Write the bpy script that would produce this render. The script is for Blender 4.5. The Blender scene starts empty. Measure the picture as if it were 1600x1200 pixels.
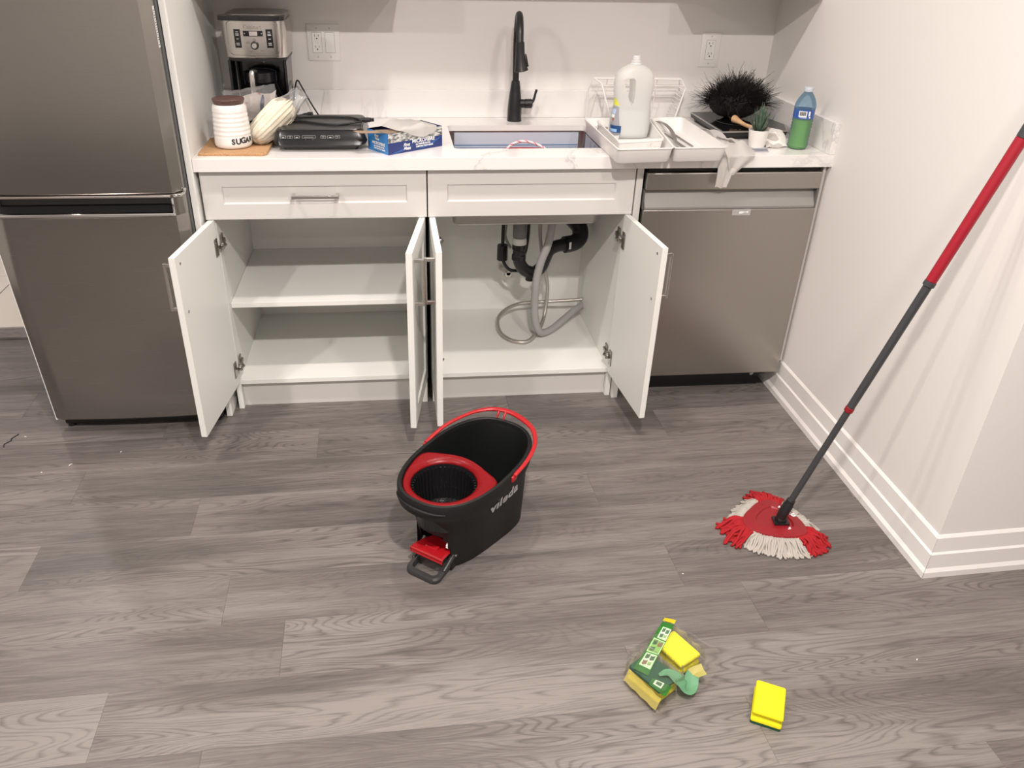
import bpy, bmesh, math, random
from mathutils import Vector as V, Matrix, noise
R = math.radians
rnd = random.Random(7)
SC = bpy.context.scene
COL = SC.collection

# ---------------------------------------------------------------- camera, world, lights, exposure
cam_d = bpy.data.cameras.new('camera'); cam = bpy.data.objects.new('camera', cam_d); COL.objects.link(cam)
cam_d.sensor_fit = 'HORIZONTAL'; cam_d.sensor_width = 36; cam_d.lens = 27.765
cam_d.shift_x = 0.0304; cam_d.shift_y = 0.00557
cx = V((0.99465332, -0.10166534, 0.01813664)); cy = V((0.03522073, 0.49905063, 0.86585679)); cz = -V((0.09707873, 0.86058854, -0.49996309))
m = Matrix((cx, cy, cz)).transposed().to_4x4(); m.translation = V((0.6105, -2.528, 1.5239)); cam.matrix_world = m
cam_d.clip_start = 0.05
SC.camera = cam
SC.view_settings.view_transform = 'Standard'; SC.view_settings.look = 'None'
SC.view_settings.gamma = 1; SC.view_settings.use_curve_mapping = False
SC.view_settings.exposure = 0.56
wd = bpy.data.worlds.new('world'); SC.world = wd; wd.use_nodes = True
wd.node_tree.nodes['Background'].inputs[0].default_value = (1.0, 0.95, 0.9, 1); wd.node_tree.nodes['Background'].inputs[1].default_value = 0.35
WARM = (1.0, 0.915, 0.86)
LAMPS = [(-0.45, -0.54, .34), (0.80, -0.54, .32), (1.30, -0.54, .17), (-1.07, -2.15, 1.08), (0.85, -2.15, 1.65), (1.55, -2.15, .62),
         (0.3, -3.7, .50), (2.7, -3.4, 0.15), (-1.9, -3.7, .25), (3.4, -2.0, 0.10), (-1.35, 1.15, 0.5)]  # this row: unseen fill lamps added around the camera and beyond the doorway
CEIL = 2.42
for i, (x, y, e) in enumerate(LAMPS):
    ld = bpy.data.lights.new('downlight_and_fill_lamp', 'AREA'); ld.shape = 'DISK'; ld.size = 0.11; ld.energy = 24 * e; ld.color = WARM; ld.spread = R(170)
    lo = bpy.data.objects.new('downlight_and_fill_lamp', ld); COL.objects.link(lo); lo.location = (x, y, CEIL - 0.02)

# ---------------------------------------------------------------- helpers
def link(o): COL.objects.link(o); return o
MW = {}
def thing(name, loc, label, cat, group=None, rot=0.0):
    o = link(bpy.data.objects.new(name, None)); o.location = loc; o.rotation_euler = (0, 0, rot); o.empty_display_size = .05
    o['label'] = label; o['category'] = cat
    if group: o['group'] = group
    MW[o] = Matrix.Translation(V(loc)) @ Matrix.Rotation(rot, 4, 'Z')
    return o
def tag(o, label, cat, group=None):
    o['label'] = label; o['category'] = cat
    if group: o['group'] = group
    return o
def obj(name, bm, mat, parent=None, world=False, smooth=None, label=None):
    """one mesh object; world=True: the shape is given in world coordinates and brought into the parent's frame"""
    if parent is not None and world: bm.transform(MW[parent].inverted())
    bmesh.ops.recalc_face_normals(bm, faces=bm.faces[:])
    me = bpy.data.meshes.new(name); bm.to_mesh(me); bm.free()
    for mt in (mat if isinstance(mat, (list, tuple)) else [mat]): me.materials.append(mt)
    o = link(bpy.data.objects.new(name, me))
    if parent is not None: o.parent = parent; MW[o] = MW[parent]
    else: MW[o] = Matrix.Identity(4)
    if smooth is not None:
        me.polygons.foreach_set('use_smooth', [True] * len(me.polygons))
        if smooth < 180: me.set_sharp_from_angle(angle=R(smooth))
    if label: o['label'] = label
    return o
def struct(name, bm, mat, parent=None, **k):
    o = obj(name, bm, mat, parent, **k)
    if parent is None: o['kind'] = 'structure'
    return o
def origin_to(o, p):
    p = V(p); o.data.transform(Matrix.Translation(-p)); o.location = p; MW[o] = Matrix.Translation(p); return o
def B(): return bmesh.new()
def box(bm, x0, x1, y0, y1, z0, z1, bev=0, seg=1, mi=0):
    g = bmesh.ops.create_cube(bm, size=1); vs = g['verts']
    for v in vs: v.co = V(((x0 + x1) / 2 + v.co.x * (x1 - x0), (y0 + y1) / 2 + v.co.y * (y1 - y0), (z0 + z1) / 2 + v.co.z * (z1 - z0)))
    fs = {f for v in vs for f in v.link_faces}
    for f in fs: f.material_index = mi
    if bev:
        r = bmesh.ops.bevel(bm, geom=list({e for v in vs for e in v.link_edges}), offset=bev, segments=seg, affect='EDGES', profile=.5)
        for f in r['faces']: f.material_index = mi
    return bm
def prism(bm, pts, z0, z1, bev=0, mi=0, M=None):
    """extrude polygon pts (x, y) from z0 to z1"""
    a = [bm.verts.new((p[0], p[1], z0)) for p in pts]; b = [bm.verts.new((p[0], p[1], z1)) for p in pts]
    n = len(pts); fs = [bm.faces.new(a[::-1]), bm.faces.new(b)]
    for i in range(n): fs.append(bm.faces.new((a[i], a[(i + 1) % n], b[(i + 1) % n], b[i])))
    for f in fs: f.material_index = mi
    vs = a + b
    if bev:
        es = list({e for f in fs[:2] for e in f.edges})
        r = bmesh.ops.bevel(bm, geom=es, offset=bev, segments=2, affect='EDGES', profile=.5)
        vs = list({v for f in r['faces'] for v in f.verts} | {v for v in vs if v.is_valid})
    if M is not None: bmesh.ops.transform(bm, matrix=M, verts=[v for v in vs if v.is_valid])
    return bm
def loft(bm, rings, cap0=True, cap1=True, closed=True, mi=0):
    rs = [[bm.verts.new(p) for p in r] for r in rings]; n = len(rs[0]); fs = []
    for a, b in zip(rs, rs[1:]):
        for i in range(n if closed else n - 1):
            j = (i + 1) % n
            fs.append(bm.faces.new((a[i], a[j], b[j], b[i])))
    if cap0: fs.append(bm.faces.new(rs[0][::-1]))
    if cap1: fs.append(bm.faces.new(rs[-1]))
    for f in fs: f.material_index = mi
    return rs
def circ(c, r, n=32, ax='z', ph=0.0):
    c = V(c); out = []
    for i in range(n):
        a = 2 * math.pi * i / n + ph; u, w = r * math.cos(a), r * math.sin(a)
        out.append(c + (V((u, w, 0)) if ax == 'z' else V((0, u, w)) if ax == 'x' else V((w, 0, u))))
    return out
def lathe(bm, prof, c=(0, 0, 0), n=40, cap0=True, cap1=True, ax='z', mi=0):
    c = V(c); d = {'z': V((0, 0, 1)), 'x': V((1, 0, 0)), 'y': V((0, 1, 0))}[ax]
    return loft(bm, [circ(c + d * z, max(r, 1e-4), n, ax) for r, z in prof], cap0, cap1, mi=mi)
def frames(pts):
    pts = [V(p) for p in pts]; T = []
    for i in range(len(pts)):
        a = pts[max(i - 1, 0)]; b = pts[min(i + 1, len(pts) - 1)]; T.append((b - a).normalized())
    up = V((0, 0, 1)) if abs(T[0].z) < .9 else V((1, 0, 0))
    N = []; n = (up - T[0] * up.dot(T[0])).normalized()
    for t in T:
        n = (n - t * n.dot(t)).normalized(); N.append(n)
    return pts, T, N
def tube(bm, pts, r, n=10, cap=True, ell=1.0, mi=0, closed=False):
    pts, T, N = frames(pts); rings = []
    for i, (p, t, nn) in enumerate(zip(pts, T, N)):
        rr = r[i] if isinstance(r, (list, tuple)) else r; b = t.cross(nn)
        rings.append([p + nn * (rr * ell * math.cos(2 * math.pi * k / n)) + b * (rr * math.sin(2 * math.pi * k / n)) for k in range(n)])
    loft(bm, rings, cap, cap, mi=mi); return bm
def spline(pts, k=8):
    """Catmull-Rom through pts"""
    P = [V(p) for p in pts]; P = [P[0] * 2 - P[1]] + P + [P[-1] * 2 - P[-2]]; out = []
    for i in range(1, len(P) - 2):
        p0, p1, p2, p3 = P[i - 1:i + 3]
        for s in range(k):
            t = s / k
            out.append(.5 * ((2 * p1) + (p2 - p0) * t + (2 * p0 - 5 * p1 + 4 * p2 - p3) * t * t + (3 * p1 - p0 - 3 * p2 + p3) * t ** 3))
    return out + [P[-2]]
def se(a, b, n, N=64, ox=0, oy=0, z=0, taper=0.0):
    out = []
    for i in range(N):
        t = 2 * math.pi * i / N; c, s = math.cos(t), math.sin(t)
        x = a * math.copysign(abs(c) ** (2 / n), c); y = b * math.copysign(abs(s) ** (2 / n), s)
        if taper: y *= 1 - taper * max(0, (1 - (x / a + 1) / 2))
        out.append(V((x + ox, y + oy, z)))
    return out
def grid(bm, fn, nu, nv, mi=0, thick=0.0):
    vs = [[bm.verts.new(fn(i / nu, j / nv)) for j in range(nv + 1)] for i in range(nu + 1)]; fs = []
    for i in range(nu):
        for j in range(nv):
            f = bm.faces.new((vs[i][j], vs[i + 1][j], vs[i + 1][j + 1], vs[i][j + 1])); f.material_index = mi; fs.append(f)
    if thick: bmesh.ops.solidify(bm, geom=fs, thickness=thick)
    return vs
def join_bm(bm, o):
    me = bpy.data.meshes.new('t'); o.to_mesh(me); o.free(); bm.from_mesh(me); bpy.data.meshes.remove(me)
def nz(p, s=1.0, seed=0.0): return noise.noise(V(p) * s + V((seed, seed * 1.7, -seed)))
def text_bm(s, size=1.0, bold=0.0, ext=0.0, shear=0.0, align='CENTER', space=1.0):
    cu = bpy.data.curves.new('lettering', 'FONT'); cu.body = s; cu.size = size; cu.align_x = align; cu.align_y = 'CENTER'
    cu.offset = bold; cu.extrude = ext; cu.shear = shear; cu.resolution_u = 3; cu.space_character = space
    o = bpy.data.objects.new('lettering', cu); COL.objects.link(o); bpy.context.view_layer.update()
    me = bpy.data.meshes.new_from_object(o.evaluated_get(bpy.context.evaluated_depsgraph_get()))
    bm = bmesh.new(); bm.from_mesh(me); bpy.data.objects.remove(o); bpy.data.curves.remove(cu); bpy.data.meshes.remove(me)
    return bm
def plane_M(o, xd, yd):
    xd = V(xd).normalized(); yd = V(yd); yd = (yd - xd * yd.dot(xd)).normalized(); zd = xd.cross(yd)
    M = Matrix((xd, yd, zd)).transposed().to_4x4(); M.translation = V(o); return M
def flat(bm, w, h, ox=0, oy=0, mi=0, z=0.0):
    f = bm.faces.new([bm.verts.new((ox + a * w / 2, oy + b * h / 2, z)) for a, b in ((-1, -1), (1, -1), (1, 1), (-1, 1))]); f.material_index = mi; return f

# ---------------------------------------------------------------- materials
MATS = {}
def mat(name, col, rough=.5, metal=0.0, **k):
    if name in MATS: return MATS[name]
    m = bpy.data.materials.new(name); m.use_nodes = True; MATS[name] = m
    b = m.node_tree.nodes['Principled BSDF']; b.inputs['Base Color'].default_value = (*col, 1); b.inputs['Roughness'].default_value = rough; b.inputs['Metallic'].default_value = metal
    for kk, v in k.items(): b.inputs[kk.replace('_', ' ')].default_value = v
    return m
def nodes(m): return m.node_tree.nodes, m.node_tree.links, m.node_tree.nodes['Principled BSDF']
def add_noise_col(m, c1, c2, scale=(5, 5, 5), detail=4, lo=.3, hi=.7, bump=0.0, dist=0.0, bscale=None, coord='Object'):
    N, L, b = nodes(m); tc = N.new('ShaderNodeTexCoord'); mp = N.new('ShaderNodeMapping'); mp.inputs['Scale'].default_value = scale
    t = N.new('ShaderNodeTexNoise'); t.inputs['Scale'].default_value = 1; t.inputs['Detail'].default_value = detail; t.inputs['Distortion'].default_value = dist
    r = N.new('ShaderNodeValToRGB'); r.color_ramp.elements[0].position = lo; r.color_ramp.elements[1].position = hi
    r.color_ramp.elements[0].color = (*c1, 1); r.color_ramp.elements[1].color = (*c2, 1)
    L.new(tc.outputs[coord], mp.inputs[0]); L.new(mp.outputs[0], t.inputs['Vector']); L.new(t.outputs[0], r.inputs[0]); L.new(r.outputs[0], b.inputs['Base Color'])
    if bump:
        bn = N.new('ShaderNodeBump'); bn.inputs['Strength'].default_value = bump; bn.inputs['Distance'].default_value = .002
        L.new(t.outputs[0], bn.inputs['Height']); L.new(bn.outputs[0], b.inputs['Normal'])
    return m
def bump_noise(m, scale, strength, detail=2, dist=.001):
    N, L, b = nodes(m); tc = N.new('ShaderNodeTexCoord'); mp = N.new('ShaderNodeMapping')
    mp.inputs['Scale'].default_value = scale if isinstance(scale, tuple) else (scale,) * 3
    t = N.new('ShaderNodeTexNoise'); t.inputs['Scale'].default_value = 1; t.inputs['Detail'].default_value = detail
    bn = N.new('ShaderNodeBump'); bn.inputs['Strength'].default_value = strength; bn.inputs['Distance'].default_value = dist
    L.new(tc.outputs['Object'], mp.inputs[0]); L.new(mp.outputs[0], t.inputs['Vector']); L.new(t.outputs[0], bn.inputs['Height']); L.new(bn.outputs[0], b.inputs['Normal'])
    return m
def film_mat(name, tint=(1, 1, 1), alpha=.12, rough=.08, gcol=(1, 1, 1)):
    """thin clear plastic: mostly see-through, glossy at grazing angles"""
    m = bpy.data.materials.new(name); m.use_nodes = True; MATS[name] = m; N, L = m.node_tree.nodes, m.node_tree.links; N.clear()
    o = N.new('ShaderNodeOutputMaterial'); t = N.new('ShaderNodeBsdfTransparent'); t.inputs[0].default_value = (*tint, 1)
    g = N.new('ShaderNodeBsdfPrincipled'); g.inputs['Base Color'].default_value = (*gcol, 1); g.inputs['Roughness'].default_value = rough
    lw = N.new('ShaderNodeLayerWeight'); lw.inputs[0].default_value = .35; ma = N.new('ShaderNodeMath'); ma.operation = 'MULTIPLY_ADD'; ma.inputs[1].default_value = .55; ma.inputs[2].default_value = alpha
    mx = N.new('ShaderNodeMixShader'); L.new(lw.outputs['Fresnel'], ma.inputs[0]); L.new(ma.outputs[0], mx.inputs[0]); L.new(t.outputs[0], mx.inputs[1]); L.new(g.outputs[0], mx.inputs[2]); L.new(mx.outputs[0], o.inputs[0])
    return m
WALL = bump_noise(mat('wall_paint', (.78, .755, .73), .55), 180, .08)
CEILM = mat('ceiling_paint', (.80, .78, .76), .8)
TRIM = mat('trim_paint', (.82, .80, .775), .35)
CAB = mat('cabinet_white_dimmed', (.64, .625, .60), .38)  # cabinet white, darkened to hold back strong light on the drawer fronts
CAB_PALE = mat('cabinet_white_pale', (.80, .80, .765), .45)  # interior melamine; doors and end panel share it to look brighter lit
EDGE = CAB
STEEL = mat('brushed_steel', (.56, .53, .50), .30, 1.0)
def brushed(name, col, rough, sc, strength=.015, aniso=.6):
    m = mat(name, col, rough, 1.0); N, L, b = nodes(m); b.inputs['Anisotropic'].default_value = aniso
    tc = N.new('ShaderNodeTexCoord'); mp = N.new('ShaderNodeMapping'); mp.inputs['Scale'].default_value = sc
    t = N.new('ShaderNodeTexNoise'); t.inputs['Scale'].default_value = 1; t.inputs['Detail'].default_value = 3
    bn = N.new('ShaderNodeBump'); bn.inputs['Strength'].default_value = strength; bn.inputs['Distance'].default_value = .0006
    mr = N.new('ShaderNodeMapRange'); mr.inputs[3].default_value = rough - .01; mr.inputs[4].default_value = rough + .01
    L.new(tc.outputs['Object'], mp.inputs[0]); L.new(mp.outputs[0], t.inputs['Vector']); L.new(t.outputs[0], bn.inputs['Height']); L.new(bn.outputs[0], b.inputs['Normal'])
    L.new(t.outputs[0], mr.inputs[0]); L.new(mr.outputs[0], b.inputs['Roughness'])
    return m
FRIDGE = brushed('fridge_steel', (.37, .352, .330), .27, (3, 3, 900))
DWST = brushed('dishwasher_steel', (.43, .405, .375), .30, (3, 3, 900))
SINKST = brushed('sink_steel', (.50, .47, .44), .34, (300, 300, 4), .05)
CHROME = mat('chrome', (.80, .80, .80), .08, 1.0)
NICKEL = mat('nickel', (.66, .64, .61), .22, 1.0)
HINGE = mat('hinge_metal', (.42, .40, .37), .33, 1.0)
BLACK = mat('matte_black', (.012, .012, .013), .38)
BLACKG = mat('gloss_black', (.010, .010, .012), .12)
DARKG = mat('dark_gap', (.012, .011, .010), .7)
GREYF = mat('fridge_side_grey', (.10, .10, .10), .5)
BKT = bump_noise(mat('bucket_grey', (.0085, .0090, .0088), .5, 0.0, Specular_IOR_Level=.3), 900, .06)
BKTIN = mat('bucket_inner', (.009, .010, .010), .3)
RED = mat('red_plastic', (.38, .008, .013), .32)
REDD = mat('dark_red_plastic', (.24, .007, .013), .38)
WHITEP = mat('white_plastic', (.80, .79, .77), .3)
PRINTG = mat('grey_print', (.52, .52, .52), .5)
PRINTW = mat('white_print', (.85, .85, .85), .5)
INK = mat('black_ink', (.02, .02, .022), .5)
def quartz():
    m = mat('quartz', (.80, .78, .76), .16); N, L, b = nodes(m)
    tc = N.new('ShaderNodeTexCoord'); mp = N.new('ShaderNodeMapping'); mp.inputs['Rotation'].default_value = (.3, .9, .5)
    n = N.new('ShaderNodeTexNoise'); n.inputs['Scale'].default_value = 1.7; n.inputs['Detail'].default_value = 7; n.inputs['Roughness'].default_value = .62; n.inputs['Distortion'].default_value = .9
    r = N.new('ShaderNodeValToRGB'); e = r.color_ramp.elements; e[0].position = .482; e[0].color = (0, 0, 0, 1); e[1].position = .500; e[1].color = (1, 1, 1, 1)
    x = e.new(.509); x.color = (.25, .25, .25, 1); y = e.new(.535); y.color = (0, 0, 0, 1)
    n2 = N.new('ShaderNodeTexNoise'); n2.inputs['Scale'].default_value = 1.1; n2.inputs['Detail'].default_value = 2
    r2 = N.new('ShaderNodeValToRGB'); r2.color_ramp.elements[0].position = .5; r2.color_ramp.elements[1].position = .62
    mu = N.new('ShaderNodeMath'); mu.operation = 'MULTIPLY'; mu2 = N.new('ShaderNodeMath'); mu2.operation = 'MULTIPLY'; mu2.inputs[1].default_value = .55
    mx = N.new('ShaderNodeMixRGB'); mx.inputs[1].default_value = (.80, .78, .76, 1); mx.inputs[2].default_value = (.42, .41, .41, 1)
    L.new(tc.outputs['Object'], mp.inputs[0]); L.new(mp.outputs[0], n.inputs['Vector']); L.new(tc.outputs['Object'], n2.inputs['Vector'])
    L.new(n.outputs[0], r.inputs[0]); L.new(n2.outputs[0], r2.inputs[0]); L.new(r.outputs[0], mu.inputs[0]); L.new(r2.outputs[0], mu.inputs[1]); L.new(mu.outputs[0], mu2.inputs[0]); L.new(mu2.outputs[0], mx.inputs[0]); L.new(mx.outputs[0], b.inputs['Base Color'])
    return m
QUARTZ = quartz()
def floor_mat():
    m = mat('vinyl_plank', (.3, .27, .25), .42); N, L, b = nodes(m)
    def nn(t, **k):
        n = N.new('ShaderNode' + t)
        for a, v in k.items():
            if a.startswith('i'): n.inputs[int(a[1:])].default_value = v
            else: setattr(n, a, v)
        return n
    tc = nn('TexCoord'); oi = nn('ObjectInfo'); off = nn('VectorMath', operation='SCALE'); off.inputs[0].default_value = (37.0, 19.0, 5.0)
    L.new(oi.outputs['Random'], off.inputs['Scale']); ad = nn('VectorMath', operation='ADD'); L.new(tc.outputs['Object'], ad.inputs[0]); L.new(off.outputs[0], ad.inputs[1])
    def noi(sc, det, rough, dist=0):
        mp = nn('Mapping'); mp.inputs['Scale'].default_value = sc; t = nn('TexNoise'); t.inputs['Scale'].default_value = 1; t.inputs['Detail'].default_value = det; t.inputs['Roughness'].default_value = rough; t.inputs['Distortion'].default_value = dist
        L.new(ad.outputs[0], mp.inputs[0]); L.new(mp.outputs[0], t.inputs['Vector']); return t
    big = noi((1.0, 8.0, 1), 2, .42, .3)       # contour field -> cathedral figure
    mul = nn('Math', operation='MULTIPLY', i1=42.0); L.new(big.outputs[0], mul.inputs[0])
    jit = noi((5, 60, 1), 3, .6); mj = nn('Math', operation='MULTIPLY_ADD', i1=.55); L.new(jit.outputs[0], mj.inputs[0]); L.new(mul.outputs[0], mj.inputs[2])
    fr = nn('Math', operation='FRACT'); L.new(mj.outputs[0], fr.inputs[0])
    rr = nn('ValToRGB'); e = rr.color_ramp.elements; e[0].position = 0; e[0].color = (.15, .15, .15, 1); e[1].position = 1; e[1].color = (.0, .0, .0, 1)
    x = e.new(.3); x.color = (.85, .85, .85, 1); y = e.new(.8); y.color = (.75, .75, .75, 1); L.new(fr.outputs[0], rr.inputs[0])
    fine = noi((9, 300, 1), 4, .75, .3); mid = noi((2.0, 34, 1), 6, .70, .5); cloud = noi((.8, 5.5, 1), 2, .5)
    def madd(a, k, c=None, cv=0.0):
        n = nn('Math', operation='MULTIPLY_ADD', i1=k, i2=cv); L.new(a, n.inputs[0])
        if c is not None: L.new(c, n.inputs[2])
        return n.outputs[0]
    msk = noi((.9, 5.0, 1), 1, .5); mr = nn('MapRange', i1=.42, i2=.62, i3=.10, i4=.36); L.new(msk.outputs[0], mr.inputs[0])
    rm = nn('Math', operation='MULTIPLY'); L.new(rr.outputs[0], rm.inputs[0]); L.new(mr.outputs[0], rm.inputs[1])
    s = madd(fine.outputs[0], .70, rm.outputs[0]); s = madd(mid.outputs[0], .65, s); s = madd(cloud.outputs[0], .70, s); s = madd(oi.outputs['Random'], .09, s)
    cr = nn('ValToRGB'); e = cr.color_ramp.elements; e[0].position = .72; e[0].color = (.115, .100, .092, 1); e[1].position = 1.46 / 1.6; e[1].color = (.42, .375, .345, 1)
    x = e.new(.80); x.color = (.235, .207, .190, 1)
    sc = nn('Math', operation='MULTIPLY', i1=.62 * 1.12); L.new(s, sc.inputs[0]); cr.color_ramp.elements[0].position = .50; cr.color_ramp.elements[1].position = .74; cr.color_ramp.elements[2].position = .98
    els = sorted(cr.color_ramp.elements, key=lambda q: q.position)
    for q, c in zip(els, ((.047, .0418, .0385), (.112, .0992, .0920), (.208, .187, .174))): q.color = (*c, 1)
    L.new(sc.outputs[0], cr.inputs[0]); L.new(cr.outputs[0], b.inputs['Base Color'])
    bn = nn('Bump'); bn.inputs['Strength'].default_value = .12; bn.inputs['Distance'].default_value = .0008; L.new(s, bn.inputs['Height']); L.new(bn.outputs[0], b.inputs['Normal'])
    return m
PLANK = floor_mat()

# ---------------------------------------------------------------- the room
YB = .6084; XW = 2.0482; SK = .0114; YC = -1.0125; A2 = .0397
H = .915
def xw(y): return XW + SK * y
b = B(); box(b, -3.2, 4.6, -4.8, 2.6, -.06, -.0035); FLOOR = struct('floor', b, mat('subfloor', (.05, .045, .04), .8))
# vinyl planks, 0.18 wide, 1.22 long, laid at a slight angle to the counter
TH = .030; PW = .1795; PL = 1.221
phase = {0: .125, 1: .284, 2: -.098, 3: .138, 4: .62, -1: -.42, -2: -.014, -3: -.40, -4: .33, -5: -.2, -6: .5}
FR = Matrix.Translation(V((.2, -.86, 0))) @ Matrix.Rotation(TH, 4, 'Z')
pm = {}
for r in range(-9, 10):                       # row r covers y from -.86 - r*PW downwards (r = 0 starts at -.86)
    yt = -r * PW; y0 = yt - PW
    ph = phase.get(r, (r * .437) % PL) - .2
    k0 = int(math.floor((-3.1 - ph) / PL))
    for k in range(k0, k0 + 8):
        x0 = ph + k * PL; x1 = x0 + PL
        if x1 < -3.0 or x0 > 4.2: continue
        if r < -7 and x0 > -.3: continue      # behind the back wall
        c = FR @ V(((x0 + x1) / 2, y0 + PW / 2, 0))
        if c.y > .72 or c.y < -3.2: continue
        if 'p' not in pm:
            bb = B(); box(bb, -PL / 2 + .00012, PL / 2 - .00012, -PW / 2 + .00012, PW / 2 - .00012, -.0035, 0)
            top = [e for e in bb.edges if all(v.co.z > -.001 for v in e.verts)]
            bmesh.ops.bevel(bb, geom=top, offset=.00035, segments=1, affect='EDGES')
            o = obj('plank', bb, PLANK, FLOOR); pm['p'] = o.data
        else:
            o = link(bpy.data.objects.new('plank', pm['p'])); o.parent = FLOOR
        o.location = c; o.rotation_euler = (0, 0, TH)
# light tiled floor of the room beyond the doorway on the left, and its threshold strip
b = B(); box(b, -3.2, -.72, .74, 2.6, -.0035, .002); TILEB = struct('floor_2', b, mat('tile_grout', (.10, .095, .09), .8))
TL = mat('white_floor_tile', (.72, .67, .61), .18); add_noise_col(TL, (.70, .65, .59), (.76, .71, .655), (2, 2, 2), 5, .35, .65)
TG = Matrix.Translation(V((-1.273, 1.14, 0))) @ Matrix.Rotation(.02, 4, 'Z')
tm = None
for i in range(-2, 1):
    for j in range(0, 3):
        x0 = i * .61; y0 = j * .61 - .382
        if tm is None:
            bb = B(); box(bb, .0025, .6075, .0025, .6075, .001, .010, .001); o = obj('tile', bb, TL, TILEB); tm = o.data
        else: o = link(bpy.data.objects.new('tile', tm)); o.parent = TILEB
        p = TG @ V((x0, y0, 0)); o.location = p; o.rotation_euler = (0, 0, .02)
b = B(); box(b, -3.2, -.70, .655, .742, -.002, .013, .004, 2); struct('trim_1', b, PLANK)
b = B(); box(b, -.74, 2.35, YB, YB + .12, 0, CEIL); struct('wall_back', b, WALL)
b = B(); box(b, -3.2, -.7405, YB, YB + .12, 2.04, CEIL); struct('wall_above_doorway', b, WALL)  # unseen header, added to block spill from the lamp beyond the doorway
b = B(); prism(b, [(xw(YC), YC), (xw(YC) + 2.7 * math.cos(A2), YC + 2.7 * math.sin(A2)), (4.8, YB + .12), (xw(YB), YB + .1)], 0, CEIL); struct('wall_right', b, WALL)
b = B(); box(b, -3.3, -3.2, -4.8, 2.6, 0, CEIL); struct('wall_left', b, WALL)
b = B(); box(b, -3.2, 4.6, -4.9, -4.8, 0, CEIL); struct('wall_front', b, WALL)
b = B(); box(b, 4.6, 4.7, -4.8, -1, 0, CEIL); struct('wall_far_right', b, WALL)
b = B(); box(b, -3.2, -.62, 2.6, 2.7, 0, CEIL); struct('wall_left_back', b, WALL)
b = B(); box(b, -3.3, 4.7, -4.9, 2.7, CEIL, CEIL + .1); struct('ceiling', b, CEILM)
# three-step baseboards, swept along the wall foot
def baseboard(name, p0, p1, nrm, e0, e1, mitre0=0.0, mitre1=0.0):
    prof = [(0, 0), (.0185, 0), (.0185, .019), (.0125, .030), (.0120, .078), (.0075, .0835), (.0065, .131), (.0015, .139), (0, .139)]
    d = (V(p1) - V(p0)).normalized(); n = V(nrm); b = B()
    ra = [V(p0) + n * q + V((0, 0, z)) - d * (q * mitre0) for q, z in prof]; rb = [V(p1) + n * q + V((0, 0, z)) + d * (q * mitre1) for q, z in prof]
    loft(b, [ra, rb]); return struct(name, b, TRIM)
d2 = V((math.cos(A2), math.sin(A2), 0)); n2 = V((d2.y, -d2.x, 0))
cnr = V((xw(YC), YC, 0))
baseboard('baseboard_right', (xw(.45), .45, 0), cnr, (-1, 0, 0), 0, 0, 0, 1.02)
baseboard('baseboard_corner', cnr, cnr + d2 * 2.5, n2, 0, 0, 1.0, 0)
baseboard('baseboard_back', (-3.2, -4.8, 0), (4.6, -4.8, 0), (0, 1, 0), 0, 0)
# ceiling trims for the room's downlights and the added fill lamps
for i, (x, y, e) in enumerate(LAMPS):
    b = B(); loft(b, [circ((x, y, CEIL - .006), .085), circ((x, y, CEIL - .006), .062), circ((x, y, CEIL + .0), .058)], False, False); bmesh.ops.solidify(b, geom=b.faces[:], thickness=.004)
    o = struct('downlight_and_fill_trim', b, TRIM)

# ---------------------------------------------------------------- fridge enclosure gable, upper cabinets (only their shadows reach the picture)
t = thing('end_panel', (-.0165, -.028, 0), 'tall white end panel standing between the steel fridge and the counter', 'panel')
b = B(); box(b, -.0265, -.0070, -.030, YB, 0, 2.2, .0008); obj('side_panel', b, CAB_PALE, t, True)  # paler white than the fronts, brightness put into the colour
for x0, x1, z0 in ((-.006, .643, 1.350), (.645, 1.629, 1.445), (1.631, xw(.3) - .004, 1.352)):
    b = B(); box(b, x0, x1, .278, YB, z0, 2.2, .001); struct('upper_cabinet', b, CAB)

# ---------------------------------------------------------------- base cabinets
def shaker(bm, x0, x1, z0, z1, y, fx, fz, d=.006, th=.019):
    """slab with a recessed centre field, front at y (facing -y)"""
    O = [(x0, z0), (x1, z0), (x1, z1), (x0, z1)]; I = [(x0 + fx, z0 + fz), (x1 - fx, z0 + fz), (x1 - fx, z1 - fz), (x0 + fx, z1 - fz)]
    s = .004; J = [(x0 + fx + s, z0 + fz + s), (x1 - fx - s, z0 + fz + s), (x1 - fx - s, z1 - fz - s), (x0 + fx + s, z1 - fz - s)]
    c = .0012; O1 = [(x0 + c, z0 + c), (x1 - c, z0 + c), (x1 - c, z1 - c), (x0 + c, z1 - c)]
    rings = [[V((p[0], yy, p[1])) for p in P] for P, yy in ((O, y + th), (O, y + c), (O1, y), (I, y), (J, y + d))]
    loft(bm, rings)
def bar_handle(bm, L, proj=.032, w=.011):
    """bar pull along local x, standing off towards -y"""
    box(bm, -L / 2, L / 2, -proj, -proj + .007, -w / 2, w / 2, .0015, 2)
    for s in (-1, 1): box(bm, s * (L / 2 - .006) - .0055, s * (L / 2 - .006) + .0055, -proj + .006, 0, -w / 2, w / 2, .0012, 1)
def hinge(bm, s):
    """concealed hinge: arm on the cabinet side, cup plate on the door; s = side sign"""
    box(bm, s * .0005, s * .0115, .018, .066, -.008, .008, .002); box(bm, s * .0005, s * .006, .030, .060, -.026, .026, .0015)
    tube(bm, [(s * .008, .030, 0), (s * .018, .012, 0), (s * .006, -.012, 0)], .0075, 8, True, .8)
    box(bm, s * .008, s * .018, -.006, .022, -.011, .011, .002)
ZD0, ZD1 = .112, .7145
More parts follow.
